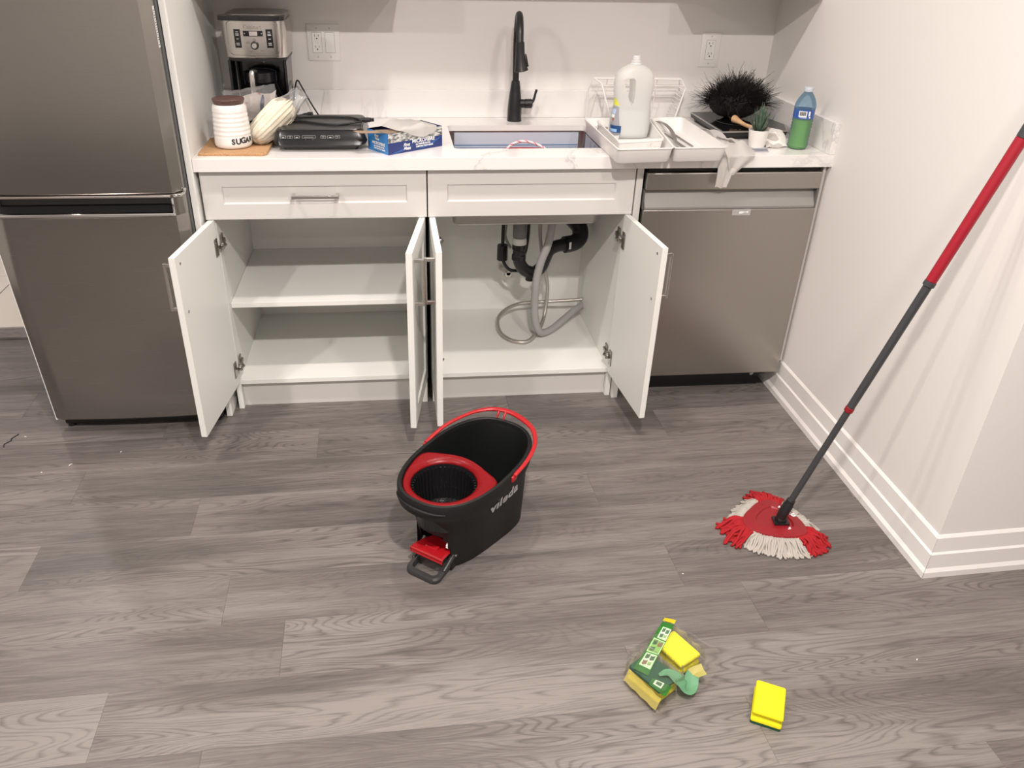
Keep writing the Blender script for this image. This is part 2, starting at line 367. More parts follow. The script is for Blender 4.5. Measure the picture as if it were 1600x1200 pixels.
def cabinet(x0, x1, label, group, doors, has_shelf, drawer_handle, xi0, xi1):
    t = thing('base_cabinet', ((x0 + x1) / 2, .3, 0), label, 'cabinet', group)
    for a, c in ((xi0 - .018, xi0), (xi1, xi1 + .018)):
        b = B()
        prism(b, [(.0205, 0), (.0205, H - .0395), (.600, H - .0395), (.600, 0)], 0, .018, M=Matrix(((0, 0, 1, a), (1, 0, 0, 0), (0, 1, 0, 0), (0, 0, 0, 1))))
        obj('side_panel', b, CAB_PALE, t, True)
    b = B(); box(b, xi0, xi1, .022, .590, .100, .118, .0006); obj('bottom_panel', b, CAB_PALE, t, True)
    b = B(); box(b, xi0, xi1, .590, .600, .100, H - .04); obj('back_panel', b, CAB_PALE, t, True)
    b = B(); box(b, xi0 + .0005, xi1 - .0005, .043, .058, .0, .0995, .0008); obj('kick_board', b, CAB, t, True)
    b = B(); box(b, xi0, xi1, .022, .040, .735, .765, .0006); obj('rail', b, CAB, t, True)
    if has_shelf:
        b = B(); box(b, xi0 + .001, xi1 - .001, .050, .588, .388, .406, .0006); obj('shelf', b, CAB_PALE, t, True)
    b = B(); shaker(b, x0 + .0015, x1 - .0015, .7165, .8725, 0, .0625, .050); dr = obj('drawer_front', b, CAB, t, True)
    if drawer_handle:
        b = B(); bar_handle(b, .150); b.transform(Matrix.Translation(V(((x0 + x1) / 2, 0, .7945)))); obj('handle', b, NICKEL, dr, True)
    for (hx, s, ang) in doors:   # hx: hinge side x; s=+1 hinge on the left; ang: opening
        w = (x1 - x0) / 2 - .0025
        b = B()
        if s > 0: shaker(b, 0, w, ZD0, ZD1, 0, .058, .058)
        else: shaker(b, -w, 0, ZD0, ZD1, 0, .058, .058)
        # open about a vertical axis at the hinge edge, inner face stays clear of the side panel
        M = Matrix.Translation(V((hx, .013, 0))) @ Matrix.Rotation(-s * ang, 4, 'Z')
        d = obj('door', b, CAB_PALE, t)
        d.data.transform(MW[t].inverted() @ M)
        b = B(); bar_handle(b, .150); b.transform(MW[t].inverted() @ M @ Matrix.Translation(V((s * (w - .032), 0, .612))) @ Matrix.Rotation(R(90), 4, 'Y')); obj('handle', b, NICKEL, d)
        for hz in (.628, .178):
            b = B(); hinge(b, 1); mh = Matrix.Translation(V((xi0 if s > 0 else xi1, .006, hz))) @ (Matrix.Identity(4) if s > 0 else Matrix.Scale(-1, 4, V((1, 0, 0))))
            b.transform(MW[t].inverted() @ mh); obj('hinge', b, HINGE, d, smooth=30)
            # cup plate lying on the door's inner face
            b = B(); box(b, s * .010 if s > 0 else -.036, .036 if s > 0 else -.010, .019, .0225, hz - .030, hz + .030, .002)
            b.transform(MW[t].inverted() @ M); obj('hinge_plate', b, HINGE, d)
        for hz in (.687, .537):     # through screws of the pull
            b = B(); lathe(b, [(.0042, 0), (.0042, .0012), (.002, .0016)], n=12, ax='y'); b.transform(MW[t].inverted() @ M @ Matrix.Translation(V((s * (w - .032), .0190, hz)))); obj('screw', b, HINGE, d)
    return t
cabinet(0, .7075, 'white base cabinet with inner shelf, open doors and a drawer with bar pull', None,
        [(.007, 1, R(97.6)), (.701, -1, R(81.3))], True, True, .0275, .680)
cabinet(.7085, 1.394, 'white sink base cabinet next to the dishwasher, two doors open with black drain pipes inside', None,
        [(.7135, 1, R(89.4)), (1.390, -1, R(94.9))], False, False, .7365, 1.375)
b = B(); box(b, 1.3965, 1.4186, -.001, .600, .0, .8750, .0008); tag(obj('filler_panel', b, CAB), 'narrow white gable between the sink cabinet and the steel dishwasher', 'panel'); 
b = B(); box(b, 2.032, 2.042, -.006, .40, .14, .8750, .0008); tag(obj('filler_panel', b, mat('filler_grey', (.50, .48, .46), .4)), 'thin filler strip between the dishwasher and the right wall', 'panel')

# ---------------------------------------------------------------- countertop with backsplashes
HX0, HX1, HY0, HY1 = .802, 1.313, .088, .450
t = thing('countertop', (1.0, .3, H - .04), 'white quartz countertop with grey veins, backsplash and sink cut-out', 'countertop')
b = B(); XR = xw(0) - .001; XL = -.0062
def rr(x0, x1, y0, y1, r, z, n=5):
    out = []
    for cx_, cy_, a0 in ((x1 - r, y1 - r, 0), (x0 + r, y1 - r, 90), (x0 + r, y0 + r, 180), (x1 - r, y0 + r, 270)):
        for k in range(n + 1): a = R(a0 + 90 * k / n); out.append(V((cx_ + r * math.cos(a), cy_ + r * math.sin(a), z)))
    return out
def slab_with_hole(bm, outer, hole_fn, z0, z1):
    """flat slab, outer rectangle [x0,x1,y0,y1], round-cornered hole"""
    x0, x1, y0, y1 = outer; hp = hole_fn(z1); n = len(hp)
    def outp(p):
        cx_, cy_ = (HX0 + HX1) / 2, (HY0 + HY1) / 2; dx, dy = p.x - cx_, p.y - cy_; a = math.atan2(dy, dx)
        return p
    for z, flip in ((z1, False), (z0, True)):
        vs = [bm.verts.new((p.x, p.y, z)) for p in hp]; o = [bm.verts.new((x, y, z)) for x, y in ((x1, y1), (x0, y1), (x0, y0), (x1, y0))]
        q = n // 4
        for k in range(4):
            seg = vs[k * q:(k + 1) * q]
            for a, c in zip(seg, seg[1:]): bm.faces.new((o[k], c, a) if not flip else (o[k], a, c))
            nx = vs[((k + 1) * q) % n]
            bm.faces.new((o[k], o[(k + 1) % 4], nx, seg[-1]) if not flip else (seg[-1], nx, o[(k + 1) % 4], o[k]))
        if flip: lo = (vs, o)
        else: hi = (vs, o)
    for A, C in ((hi[0], lo[0]), (hi[1], lo[1])):
        for i in range(len(A)): j = (i + 1) % len(A); bm.faces.new((A[i], A[j], C[j], C[i]))
slab_with_hole(b, (XL, XR, -.025, YB - .001), lambda z: rr(HX0, HX1, HY0, HY1, .018, z), H - .0200, H)
e = [e for e in b.edges if all(v.co.y < -.02 and v.co.z > H - .001 for v in e.verts)]
bmesh.ops.bevel(b, geom=e, offset=.0012, segments=2, affect='EDGES')
obj('slab', b, QUARTZ, t, True)
b = B(); box(b, XL, XR, -.025, -.003, H - .0395, H - .0200); obj('front_edge', b, QUARTZ, t, True)
b = B(); box(b, XL, xw(YB) - .001, YB - .0205, YB - .0005, H + .0003, H + .1, .0012); obj('backsplash', b, QUARTZ, t, True)
b = B(); prism(b, [(xw(-.025) - .021, -.025), (xw(-.025) - .001, -.025), (xw(YB - .021) - .001, YB - .021), (xw(YB - .021) - .021, YB - .021)], H + .0003, H + .1, .001); obj('side_splash', b, QUARTZ, t, True)

# ---------------------------------------------------------------- undermount sink with its striped protective film
t = thing('sink', (1.05, .27, .66), 'rectangular undermount steel sink below the black faucet, protective blue-striped film inside', 'sink')
b = B()
R0 = rr(HX0 - .018, HX1 + .014, HY0 - .010, HY1 + .016, .03, H - .0215); R1 = rr(HX0 - .004, HX1 + .004, HY0 - .004, HY1 + .004, .022, H - .0215)
R2 = rr(HX0 - .003, HX1 + .003, HY0 - .003, HY1 + .003, .022, .69); R3 = rr(HX0 + .02, HX1 - .02, HY0 + .02, HY1 - .02, .03, .660)
R4 = rr(HX0 + .004, HX1 - .018, HY0 + .004, HY1 - .004, .02, .656); R5 = rr(HX0 - .002, HX1 - .012, HY0 - .004, HY1 + .006, .024, .663); R6 = rr(HX0 - .007, HX1 + .006, HY0 - .0070, HY1 + .007, .026, H - .0245); R7 = rr(HX0 - .018, HX1 + .014, HY0 - .010, HY1 + .016, .03, H - .0245)
loft(b, [R4, R5, R6, R7, R0, R1, R2, R3]); obj('bowl', b, SINKST, t, True, smooth=50)
FILM = mat('blue_white_film', (.54, .58, .68), .35); FBL = mat('film_blue_line', (.06, .20, .42), .4)
b = B(); box(b, HX0 + .026, HX1 - .020, HY1 - .0005, HY1 + .0015, .72, H - .026); fb = obj('film', b, FILM, t, True)
b = B()
for zz in (.8455, .8425, .8355): box(b, HX0 + .027, HX1 - .021, HY1 - .0012, HY1 - .0006, zz - .0007, zz + .0007)
obj('film_line', b, FBL, fb, True)
b = B(); box(b, HX1 + .0003, HX1 + .0018, HY0 + .02, HY1 - .03, .72, H - .026); fb = obj('film', b, FILM, t, True)
b = B()
for yy in (.33, .27, .26, .22, .16, .15, .12): box(b, HX1 - .0002, HX1 + .0002, yy - .0012, yy + .0012, .73, H - .03)
obj('film_line', b, FBL, fb, True)
b = B(); lathe(b, [(.045, 0), (.045, .002), (.036, .003), (.030, -.001), (.001, -.001)], (1.05, .30, .6605), 32); obj('drain', b, CHROME, t, True, smooth=40)
# red tub with a twisted cord handle standing in the sink
t = thing('basin', (1.08, .27, .675), 'red tub with twisted pink and white cord handle standing in the sink', 'tub')
b = B(); C0 = (1.075, .285)
loft(b, [[V((C0[0] + .10 * c.x, C0[1] + .075 * c.y, z)) if k == 0 else V((C0[0] + sx * c.x, C0[1] + sy * c.y, z)) for c in circ((0, 0, 0), 1, 40)] for k, (sx, sy, z) in enumerate(((.10, .075, .6615), (.118, .09, .76), (.128, .10, .842), (.132, .104, .846), (.132, .104, .850), (.122, .096, .850), (.112, .086, .78), (.09, .07, .685)))])
obj('tub', b, mat('red_tub', (.50, .02, .035), .4), t, True, smooth=50)
cw = mat('cord_white', (.80, .74, .74), .7); cr_ = mat('cord_pink', (.72, .16, .24), .7)
path = spline([(1.005, .330, .848), (1.020, .333, .868), (1.055, .335, .882), (1.095, .330, .880), (1.135, .318, .866), (1.160, .300, .850)], 14)
pts, T, N = frames(path)
for k in range(4):
    q = []
    for i, (p, tt, nn) in enumerate(zip(pts, T, N)):
        a = i * .62 + k * math.pi / 2; q.append(p + (nn * math.cos(a) + tt.cross(nn) * math.sin(a)) * .0024)
    b = B(); tube(b, q, .0026, 7); obj('cord_strand', b, cw if k != 2 else cr_, t, True, smooth=180)

# ---------------------------------------------------------------- faucet
FX, FY = 1.0605, .530
t = thing('faucet', (FX, FY, H), 'matte black pull-down kitchen faucet with a tall gooseneck behind the sink', 'faucet')
b = B(); lathe(b, [(.0265, 0), (.0270, .002), (.0268, .008), (.0262, .010), (.0258, .045), (.0225, .085), (.0175, .125), (.0152, .140), (.0148, .142)], (FX, FY, H), 40); obj('body', b, BLACK, t, True, smooth=40)
b = B(); tube(b, [(FX + .012, FY, H + .062), (FX + .034, FY, H + .062), (FX + .0345, FY, H + .062), (FX + .037, FY, H + .062), (FX + .0375, FY, H + .062), (FX + .062, FY, H + .062), (FX + .066, FY, H + .062)], [.0155, .0155, .0145, .0145, .0165, .0165, .012], 24); ha = obj('handle', b, BLACK, t, True, smooth=35)
b = B(); tube(b, spline([(FX + .058, FY, H + .060), (FX + .070, FY, H + .075), (FX + .076, FY, H + .098), (FX + .080, FY, H + .112)], 6), [.0085, .0082, .008, .0078, .0076, .0072, .007, .0068, .0066, .0064, .0062, .0062, .0062, .0064, .0066, .0068, .007, .007, .005], 12, True, .7); obj('lever', b, BLACK, ha, True, smooth=60)
neck = [(FX, FY, H + .138), (FX - .001, FY, H + .20), (FX - .002, FY, H + .27)]
for k in range(1, 13):
    a = R(180 * k / 13); neck.append((FX - .002 - .016 * (1 - math.cos(a)) / 2, FY - .095 * (1 - math.cos(a)), H + .275 + .095 * math.sin(a)))
tipx, tipy = FX - .018, FY - .190
neck += [(tipx, tipy, H + .29)]
b = B(); tube(b, spline(neck, 3), .0118, 20); obj('gooseneck', b, BLACK, t, True, smooth=60)
b = B(); tube(b, [(tipx, tipy, H + .296), (tipx, tipy, H + .294), (tipx + .002, tipy, H + .255), (tipx + .006, tipy - .002, H + .215), (tipx + .0075, tipy - .002, H + .205), (tipx + .0078, tipy - .002, H + .203)], [.013, .0148, .0158, .0215, .0245, .0225], 28); sh = obj('spray_head', b, BLACK, t, True, smooth=35)
b = B(); box(b, -.006, .006, -.004, .004, -.022, .020, .003, 2); b.transform(Matrix.Translation(V((tipx + .0215, tipy - .006, H + .238))) @ Matrix.Rotation(R(-14), 4, 'Y')); obj('spray_button', b, BLACK, sh, True, smooth=40)

# ---------------------------------------------------------------- plumbing below the sink
PIPE = mat('abs_pipe', (.012, .012, .014), .3); GP = mat('grey_hose', (.36, .355, .345), .45); BRAID = bump_noise(mat('braided_hose', (.50, .47, .43), .35, .7), (60, 60, 900), .5)
t = thing('drain_trap', (1.07, .31, .45), 'black plastic drain trap hanging under the sink inside the cabinet', 'pipe')
TX, TY = 1.069, .33
b = B(); lathe(b, [(.024, 0), (.026, .004), (.026, .060), (.030, .064), (.030, .128)], (TX, TY, .527), 28); obj('tailpiece', b, mat('drain_grey', (.16, .16, .16), .4), t, True, smooth=40)
b = B(); lathe(b, [(.024, 0), (.0275, .002), (.0275, .018), (.024, .026)], (TX, TY, .500), 24); obj('slip_nut', b, WHITEP, t, True, smooth=40)
b = B(); tube(b, spline([(TX, TY, .505), (TX, TY, .47), (TX + .003, TY, .430), (1.094, .332, .395), (1.130, .336, .382), (1.160, .345, .398), (1.176, .354, .430), (1.192, .362, .460), (1.225, .374, .474), (1.285, .390, .477)], 6), .0240, 20); obj('trap_bend', b, PIPE, t, True, smooth=60)
b = B(); tube(b, spline([(1.272, .386, .477), (1.300, .396, .480), (1.322, .412, .497), (1.322, .435, .528), (1.300, .48, .550), (1.29, .589, .555)], 5), .0320, 20); obj('elbow', b, PIPE, t, True, smooth=60)
for c, ax in (((TX, TY, .490), 'z'), ((TX, TY, .448), 'z')):
    b = B(); lathe(b, [(.025, -.012), (.0275, -.009), (.0275, .009), (.025, .012)], c, 12, ax=ax); obj('coupling', b, PIPE, t, True, smooth=20)
b = B(); tube(b, [(1.118, .334, .395), (1.118, .334, .352), (1.118, .334, .350)], [.019, .019, .016], 16); obj('cleanout_plug', b, PIPE, t, True, smooth=30)
b = B(); tube(b, [(1.255, .381, .476), (1.280, .389, .477)], .0330, 20); cp = obj('coupling', b, PIPE, t, True, smooth=30)
b = B(); box(b, -.005, .005, -.0006, 0, -.014, .014, .0004); b.transform(Matrix.Translation(V((1.272, .351, .482))) @ Matrix.Rotation(R(22), 4, 'Z')); obj('sticker', b, PRINTW, cp, True)
t = thing('shutoff_valve', (1.03, .56, .40), 'black supply lines with a small valve beside the drain trap', 'pipe')
b = B(); tube(b, [(1.012, .38, .420), (1.012, .38, .480)], .021, 8); obj('weight', b, PIPE, t, True)
b = B(); tube(b, spline([(1.011, .38, .652), (1.012, .38, .56), (1.012, .38, .47), (1.018, .38, .41), (1.045, .385, .375), (1.085, .39, .368)], 6), .0065, 10); obj('supply_line', b, BLACK, t, True, smooth=60)
b = B(); tube(b, spline([(1.112, .40, .652), (1.114, .40, .56), (1.112, .40, .49), (1.100, .40, .43), (1.07, .42, .40)], 6), .0065, 10); obj('supply_line', b, BLACK, t, True, smooth=60)
b = B(); tube(b, spline([(1.040, .42, .652), (1.030, .42, .56), (1.026, .42, .50), (1.05, .43, .45)], 5), .006, 10); obj('supply_line', b, GP, t, True, smooth=60)
b = B(); tube(b, [(1.035, .589, .305), (1.06, .545, .305), (1.06, .52, .305)], [.010, .012, .009], 12); obj('valve', b, NICKEL, t, True, smooth=40)
b = B(); box(b, 1.045, 1.075, .52, .545, .290, .312, .003); obj('valve_knob', b, NICKEL, t, True)
b = B(); hp = spline([(1.181, .285, .653), (1.178, .275, .575), (1.166, .27, .511), (1.145, .27, .448), (1.132, .27, .370), (1.130, .268, .263), (1.140, .275, .190), (1.165, .290, .142), (1.215, .330, .135), (1.275, .385, .152), (1.330, .44, .166), (1.3735, .480, .172)], 10)
rr_ = [.0145 + (.0012 if (i % 2 and 12 < i < 60) else 0) for i in range(len(hp))]
tube(b, hp, rr_, 18); o = obj('drain_hose', b, GP, None, smooth=60); tag(origin_to(o, (1.16, .33, .15)), 'grey ribbed drain hose curving down under the sink to the right cabinet side', 'hose')
b = B(); hp = spline([(1.165, .45, .60), (1.170, .44, .48), (1.190, .43, .37), (1.207, .42, .28), (1.195, .39, .17), (1.150, .30, .140), (1.100, .24, .128), (1.04, .26, .128), (1.005, .34, .130), (1.015, .44, .150), (1.09, .50, .172), (1.20, .51, .178), (1.30, .50, .186), (1.3738, .495, .192)], 10)
tube(b, hp, .0075, 12); o = obj('supply_hose', b, BRAID, None, smooth=60); tag(origin_to(o, (1.1, .3, .13)), 'thin braided steel water hose looping on the floor of the sink cabinet', 'hose')

# ---------------------------------------------------------------- dishwasher
t = thing('dishwasher', (1.727, .28, 0), 'built-in stainless steel dishwasher between the sink cabinet and the right wall', 'dishwasher')
DX0, DX1 = 1.4235, 2.0285
b = B(); box(b, DX0 + .006, DX1 - .004, .012, .585, .105, .868); obj('tub', b, DARKG, t, True)
b = B(); box(b, DX0 + .002, DX1 - .002, -.022, .012, .100, .7365, .003, 2); dr = obj('door', b, DWST, t, True)
b = B()   # pocket handle: slanted face between door and control strip
loft(b, [[V((x, -.0215, .738)), V((x, .012, .738)), V((x, .012, .800)), V((x, .008, .800)), V((x, -.0215, .745))] for x in (DX0 + .004, DX1 - .010)]); obj('pocket_handle', b, mat('dishwasher_light', (.30, .29, .275), .55, .45), t, True)
b = B(); box(b, DX0 + .002, DX1 - .002, -.020, .012, .8015, .859, .004, 2); obj('control_strip', b, DWST, t, True)
for x0, x1 in ((DX0 - .001, DX0 + .0018), (DX1 - .0095, DX1 - .002)):
    b = B(); box(b, x0, x1, -.018, .012, .738, .8015)
    obj('end_cap', b, mat('dark_steel', (.16, .155, .15), .4, .6), t, True)
b = B(); box(b, DX0 + .02, DX1 - .03, .065, .075, .002, .104); kp = obj('toe_kick', b, BLACKG, t, True)
b = B(); tube(b, [(1.965, .055, .055), (1.965, .066, .055)], .008, 14); obj('foot_screw', b, NICKEL, kp, True)
b = B(); box(b, DX0 + .01, DX1 - .012, -.004, .05, .8605, .8735); obj('top_gap', b, DARKG, t, True)
b = B(); flat(b, .064, .021); b.transform(plane_M((1.7655, -.0232, .7258), (1, 0, 0), (0, 0, 1))); lb = obj('sticker', b, film_mat('clear_sticker', (.95, .95, .95), .3, .3), t, True)
b = B(); grid(b, lambda u, v: V((1.757 + .032 * u, -.0236, .7245 + .0055 * (v - .5) * (1 + .6 * math.sin(u * 7)) + .002 * u)), 12, 1); obj('torn_paper', b, PRINTW, lb, True)

# ---------------------------------------------------------------- refrigerator
t = thing('refrigerator', (-.32, .25, 0), 'tall stainless steel refrigerator with horizontal black recessed grip, at the far left', 'refrigerator')
FX1 = -.0335; FYF = -.100
def fridge_door(name, z0, z1, mt, skew, cut=None):
    """slightly domed door slab; the free left edge follows the photo's lean"""
    b = B(); N = 22; rings = []
    for z in (z0, z0 + .004, z1 - .004, z1):
        inset = .003 if z in (z0, z1) else 0
        x0 = -.5815 - .040 * (z - .07) if skew else -.600; x1 = FX1; ring = []
        for i in range(N + 1):
            u = i / N; x = x0 + (x1 - x0) * u; e = min(u, 1 - u) * (x1 - x0)
            y = FYF - .010 * (1 - (2 * u - 1) ** 2) + (.028 * (1 - min(e / .030, 1)) ** 2 if u > .5 else .010 * (1 - min(e / .012, 1)) ** 2) + inset
            ring.append(V((x, y, z)))
        ring += [V((x1, -.044, z)), V((x0, -.044, z))]; rings.append(ring)
    loft(b, rings); return obj(name, b, mt, t, True, smooth=35)
fridge_door('upper_door', .832, 1.78, FRIDGE, True)
# lower door: main slab up to the grip, plus the corner post right of the recess
fridge_door('lower_door', .052, .765, FRIDGE, True)
b = B(); N = 8; rings = []
for z in (.7655, .822, .826):
    rings.append([V((x, FYF - .0015 + .028 * (1 - min((FX1 - x) / .030, 1)) ** 2, z)) for x in [-.0655 + (.032) * i / N for i in range(N + 1)]] + [V((FX1, -.044, z)), V((-.0655, -.044, z))])
loft(b, rings); obj('door_corner', b, FRIDGE, t, True, smooth=40)
b = B()
loft(b, [[V((x, -.045, .766)), V((x, -.104, .766)), V((x, -.060, .790)), V((x, -.055, .826)), V((x, -.045, .826))] for x in (-.612, -.0665)]); g = obj('grip_recess', b, mat('grip_black', (.022, .022, .023), .16), t, True)
b = B(); box(b, -.605, -.058, -.1135, -.099, .7655, .7765, .003, 2); obj('grip_trim', b, CHROME, g, True, smooth=40)
b = B(); box(b, -.0655, -.0590, -.106, -.098, .770, .8185, .002, 2); obj('grip_trim', b, CHROME, g, True, smooth=40)
b = B(); box(b, -.612, -.0640, -.113, -.095, .8225, .8300, .0025, 2); box(b, -.064, -.036, -.100, -.075, .8255, .8300, .001); obj('door_trim', b, mat('satin_trim', (.62, .58, .55), .25, 1.0), g, True, smooth=40)
b = B(); tube(b, [(-.058, -.100, .824), (-.040, -.094, .824), (-.030, -.078, .829), (-.0285, -.068, .838)], .004, 10, True, 1.0); obj('hinge_cover', b, CHROME, t, True, smooth=60)
b = B(); box(b, -.578, -.0290, -.043, .56, .030, 1.77, .002); obj('body', b, GREYF, t, True)
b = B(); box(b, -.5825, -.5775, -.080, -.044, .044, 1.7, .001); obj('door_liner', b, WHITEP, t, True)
b = B(); loft(b, [[V((x - .0045, FYF + .013, z)), V((x + .0008, FYF + .013, z)), V((x + .0008, -.045, z)), V((x - .0045, -.045, z))] for x, z in ((-.5815 - .040 * (.046 - .07), .046), (-.5815 - .040 * (.762 - .07), .762))]); obj('door_edge_strip', b, WHITEP, t, True)  # white strip along the left edge of the lower door
b = B(); box(b, -.57, -.036, -.060, -.02, .012, .048, .002); kp = obj('toe_grille', b, DARKG, t, True)
for x in (-.555, -.06):
    b = B(); tube(b, [(x, -.045, 0), (x, -.045, .03)], .014, 14); obj('foot', b, BLACK, t, True)
b = B(); flat(b, .018, .105); b.transform(plane_M((-.0333, -.062, 1.285), (0, 1, 0), (0, 0, 1))); st = obj('sticker', b, PRINTW, t, True)
b = B()
for k in range(15): flat(b, .012 - .004 * (k % 3 == 1), .0022, 0, -.045 + k * .0062)
b.transform(plane_M((-.0329, -.062, 1.285), (0, 1, 0), (0, 0, 1))); obj('print', b, INK, st, True)

# ---------------------------------------------------------------- on the countertop, left side
CORK = add_noise_col(mat('cork', (.5, .3, .15), .85), (.36, .19, .09), (.60, .37, .19), (420, 420, 420), 3, .35, .65, .5)
b = B(); prism(b, [(.006, .012), (.203, .004), (.214, .018), (.216, .215), (.200, .228), (.004, .226)], H + .0003, H + .0095, .0015)
o = obj('cork_mat', b, CORK); tag(origin_to(o, (.11, .11, H)), 'thin cork trivet mat under the white sugar jar', 'trivet')
JC = V((.101, .104, H + .0098))
t = thing('sugar_jar', JC, 'white ribbed ceramic canister lettered SUGAR with a dark wooden lid', 'jar')
pr = [(.046, 0), (.054, .002), (.0575, .008), (.0578, .014)]
for k in range(60):
    u = k / 59; z = .014 + .100 * u; r = .0578 - .0045 * u - .0022 * max(0, u - .5); pr.append((r + (.0006 * math.sin(u * 2 * math.pi * 7.5) if u > .22 else .0002), z))
pr += [(.0525, .118), (.0500, .125), (.0475, .1285), (.0445, .1295), (.0440, .125)]
b = B(); lathe(b, pr, JC, 56); obj('canister', b, mat('ceramic_white', (.80, .78, .75), .18), t, True, smooth=60)
b = B(); lathe(b, [(.0410, .1300), (.0440, .1305), (.0485, .1400), (.0490, .1435), (.0480, .1450), (.001, .1455)], JC, 48); obj('lid', b, add_noise_col(mat('walnut', (.1, .05, .04), .45), (.085, .042, .036), (.135, .070, .058), (40, 300, 40), 3), t, True, smooth=30)
b = B()
for k, (ch, sz, dz) in enumerate(zip('SUGAR', (.0225, .0245, .0245, .0225, .021), (.000, .0005, .0025, .0015, .002))):
    tb = text_bm(ch, sz, .0009, 0); a = R(-90 + 10 + k * 15.5)
    for v in tb.verts: aa = a + v.co.x / .0585; v.co = V((JC.x + .0588 * math.cos(aa), JC.y + .0588 * math.sin(aa), JC.z + .0235 + dz + v.co.y))
    join_bm(b, tb)
obj('lettering', b, INK, t, True)

# coffee maker
CX0, CX1, CY0, CY1 = .064, .262, .345, .575
cxm = (CX0 + CX1) / 2
t = thing('coffee_maker', (cxm, .45, H), 'tall steel and black drip coffee maker with control panel, behind the sugar jar', 'coffee maker')
def crr(x0, x1, y0, y1, r, z, bulge=.010, n=6):
    """rounded rectangle with a bowed front"""
    out = []
    for p in rr(x0, x1, y0, y1, r, z, n):
        u = (p.x - x0) / (x1 - x0); out.append(V((p.x, p.y - (bulge * (1 - (2 * u - 1) ** 2) if p.y < (y0 + y1) / 2 else 0), z)))
    return out
def dens(x0, x1, y0, y1, r, z, bulge):
    ps = crr(x0, x1, y0, y1, r, z, 0); out = []
    for i, p in enumerate(ps):
        q = ps[(i + 1) % len(ps)]; out.append(p); k = 12 if (p - q).length > .08 else 0
        for j in range(1, k): out.append(p.lerp(q, j / k))
    for p in out:
        u = (p.x - x0) / (x1 - x0)
        if p.y < (y0 + y1) / 2: p.y -= bulge * (1 - (2 * u - 1) ** 2)
    return out
CST = brushed('coffee_steel', (.62, .59, .56), .20, (3, 3, 700), .04)
b = B(); loft(b, [dens(CX0 + .006, CX1 - .006, CY0 + .02, CY1, .03, H, .012), dens(CX0 + .003, CX1 - .003, CY0 + .016, CY1, .03, H + .012, .012), dens(CX0 + .006, CX1 - .006, CY0 + .02, CY1, .03, H + .030, .012)]); obj('base', b, BLACKG, t, True, smooth=35)
b = B(); loft(b, [dens(CX0 + .012, CX1 - .012, CY0 + .105, CY1 - .004, .02, H + .0305, 0), dens(CX0 + .008, CX1 - .008, CY0 + .105, CY1 - .004, .02, H + .2295, 0)]); obj('column', b, BLACKG, t, True, smooth=35)
for x0, x1 in ((CX0 + .004, CX0 + .0115), (CX1 - .0115, CX1 - .004)):
    b = B(); loft(b, [[V((x0, CY0 + .012, z)), V((x1, CY0 + .012, z)), V((x1, CY0 + .104, z)), V((x0, CY0 + .104, z))] for z in (H + .031, H + .229)]); obj('side_strut', b, BLACKG, t, True)
b = B(); loft(b, [dens(CX0 + .004, CX1 - .002, CY0 + .004, CY1, .035, z, .014) for z in (H + .230, H + .2395)]); obj('brew_head', b, BLACK, t, True, smooth=35)
b = B(); loft(b, [dens(CX0 - .002 * f, CX1 + .002 * f, CY0 - .004 * f, CY1, .035, z, .016) for z, f in ((H + .240, 0), (H + .243, .6), (H + .350, 2.2), (H + .3525, 2.2))]); hd = obj('housing', b, CST, t, True, smooth=35)
b = B(); loft(b, [dens(CX0 - .010, CX1 + .004, CY0 - .016, CY0 + .06, .02, z, .016) for z in (H + .353, H + .3660)]); obj('lid_lip', b, BLACKG, t, True, smooth=35)
b = B(); loft(b, [dens(CX0 - .002 + i, CX1 + .003 - i, CY0 + .030 + i, CY1 - i, .035, z, .006) for z, i in ((H + .3535, .004), (H + .3670, .005), (H + .3705, .010), (H + .371, .018))]); obj('lid', b, mat('lid_steel', (.42, .40, .38), .35, .8), t, True, smooth=35)
# control panel inside an engraved frame
def onfront(bm, px, z, off=.0005, tilt=0.0):
    """lay flat artwork (x right, y up) on the bowed, slightly leaning housing front"""
    for v in bm.verts:
        x = px + v.co.x; zz = z + v.co.y; f = (zz - (H + .243)) / .107 * 1.6 + .6
        u = (x - CX0) / (CX1 - CX0); v.co = V((x, CY0 - .004 * f - .016 * (1 - (2 * u - 1) ** 2) - off - v.co.z, zz))
    return bm
def sub_flat(w, h, ox=0, oy=0, n=6):
    b = B(); grid(b, lambda u, v: V((ox + (u - .5) * w, oy + (v - .5) * h, 0)), n, 1); return b
b = B(); w, h, r = .164, .098, .016
out = [V((p.x, p.y, 0)) for p in rr(-w / 2, w / 2, -h / 2 + .006, h / 2 + .012, r, 0, 5)]; lp = []
for i, p in enumerate(out):
    q = out[(i + 1) % len(out)]; lp.append(p)
    if (p - q).length > .05: lp += [p.lerp(q, j / 10) for j in range(1, 10)]
loft(b, [lp, [p * 1 + V((-.0009 * (1 if p.x > 0 else -1), -.0009 * (1 if p.y > 0 else -1), 0)) for p in lp]], False, False); onfront(b, cxm, H + .292); obj('panel_groove', b, mat('groove', (.12, .11, .10), .5), hd, True)
for px in (-.049, .053):
    b = sub_flat(.021, .056); onfront(b, cxm + px, H + .300, .0008); kp = obj('button_panel', b, BLACKG, hd, True)
    b = B()
    for k, yy in enumerate((.020, .014, .010, -.001, -.014, -.019)): join_bm(b, sub_flat(.011 if k % 3 else .008, .0020, 0, yy, 2))
    onfront(b, cxm + px, H + .300, .0014); obj('print', b, PRINTG, kp, True)['kind'] = 'stuff'
b = sub_flat(.062, .0165); onfront(b, cxm + .002, H + .3155, .0008); dp = obj('display', b, BLACKG, hd, True)
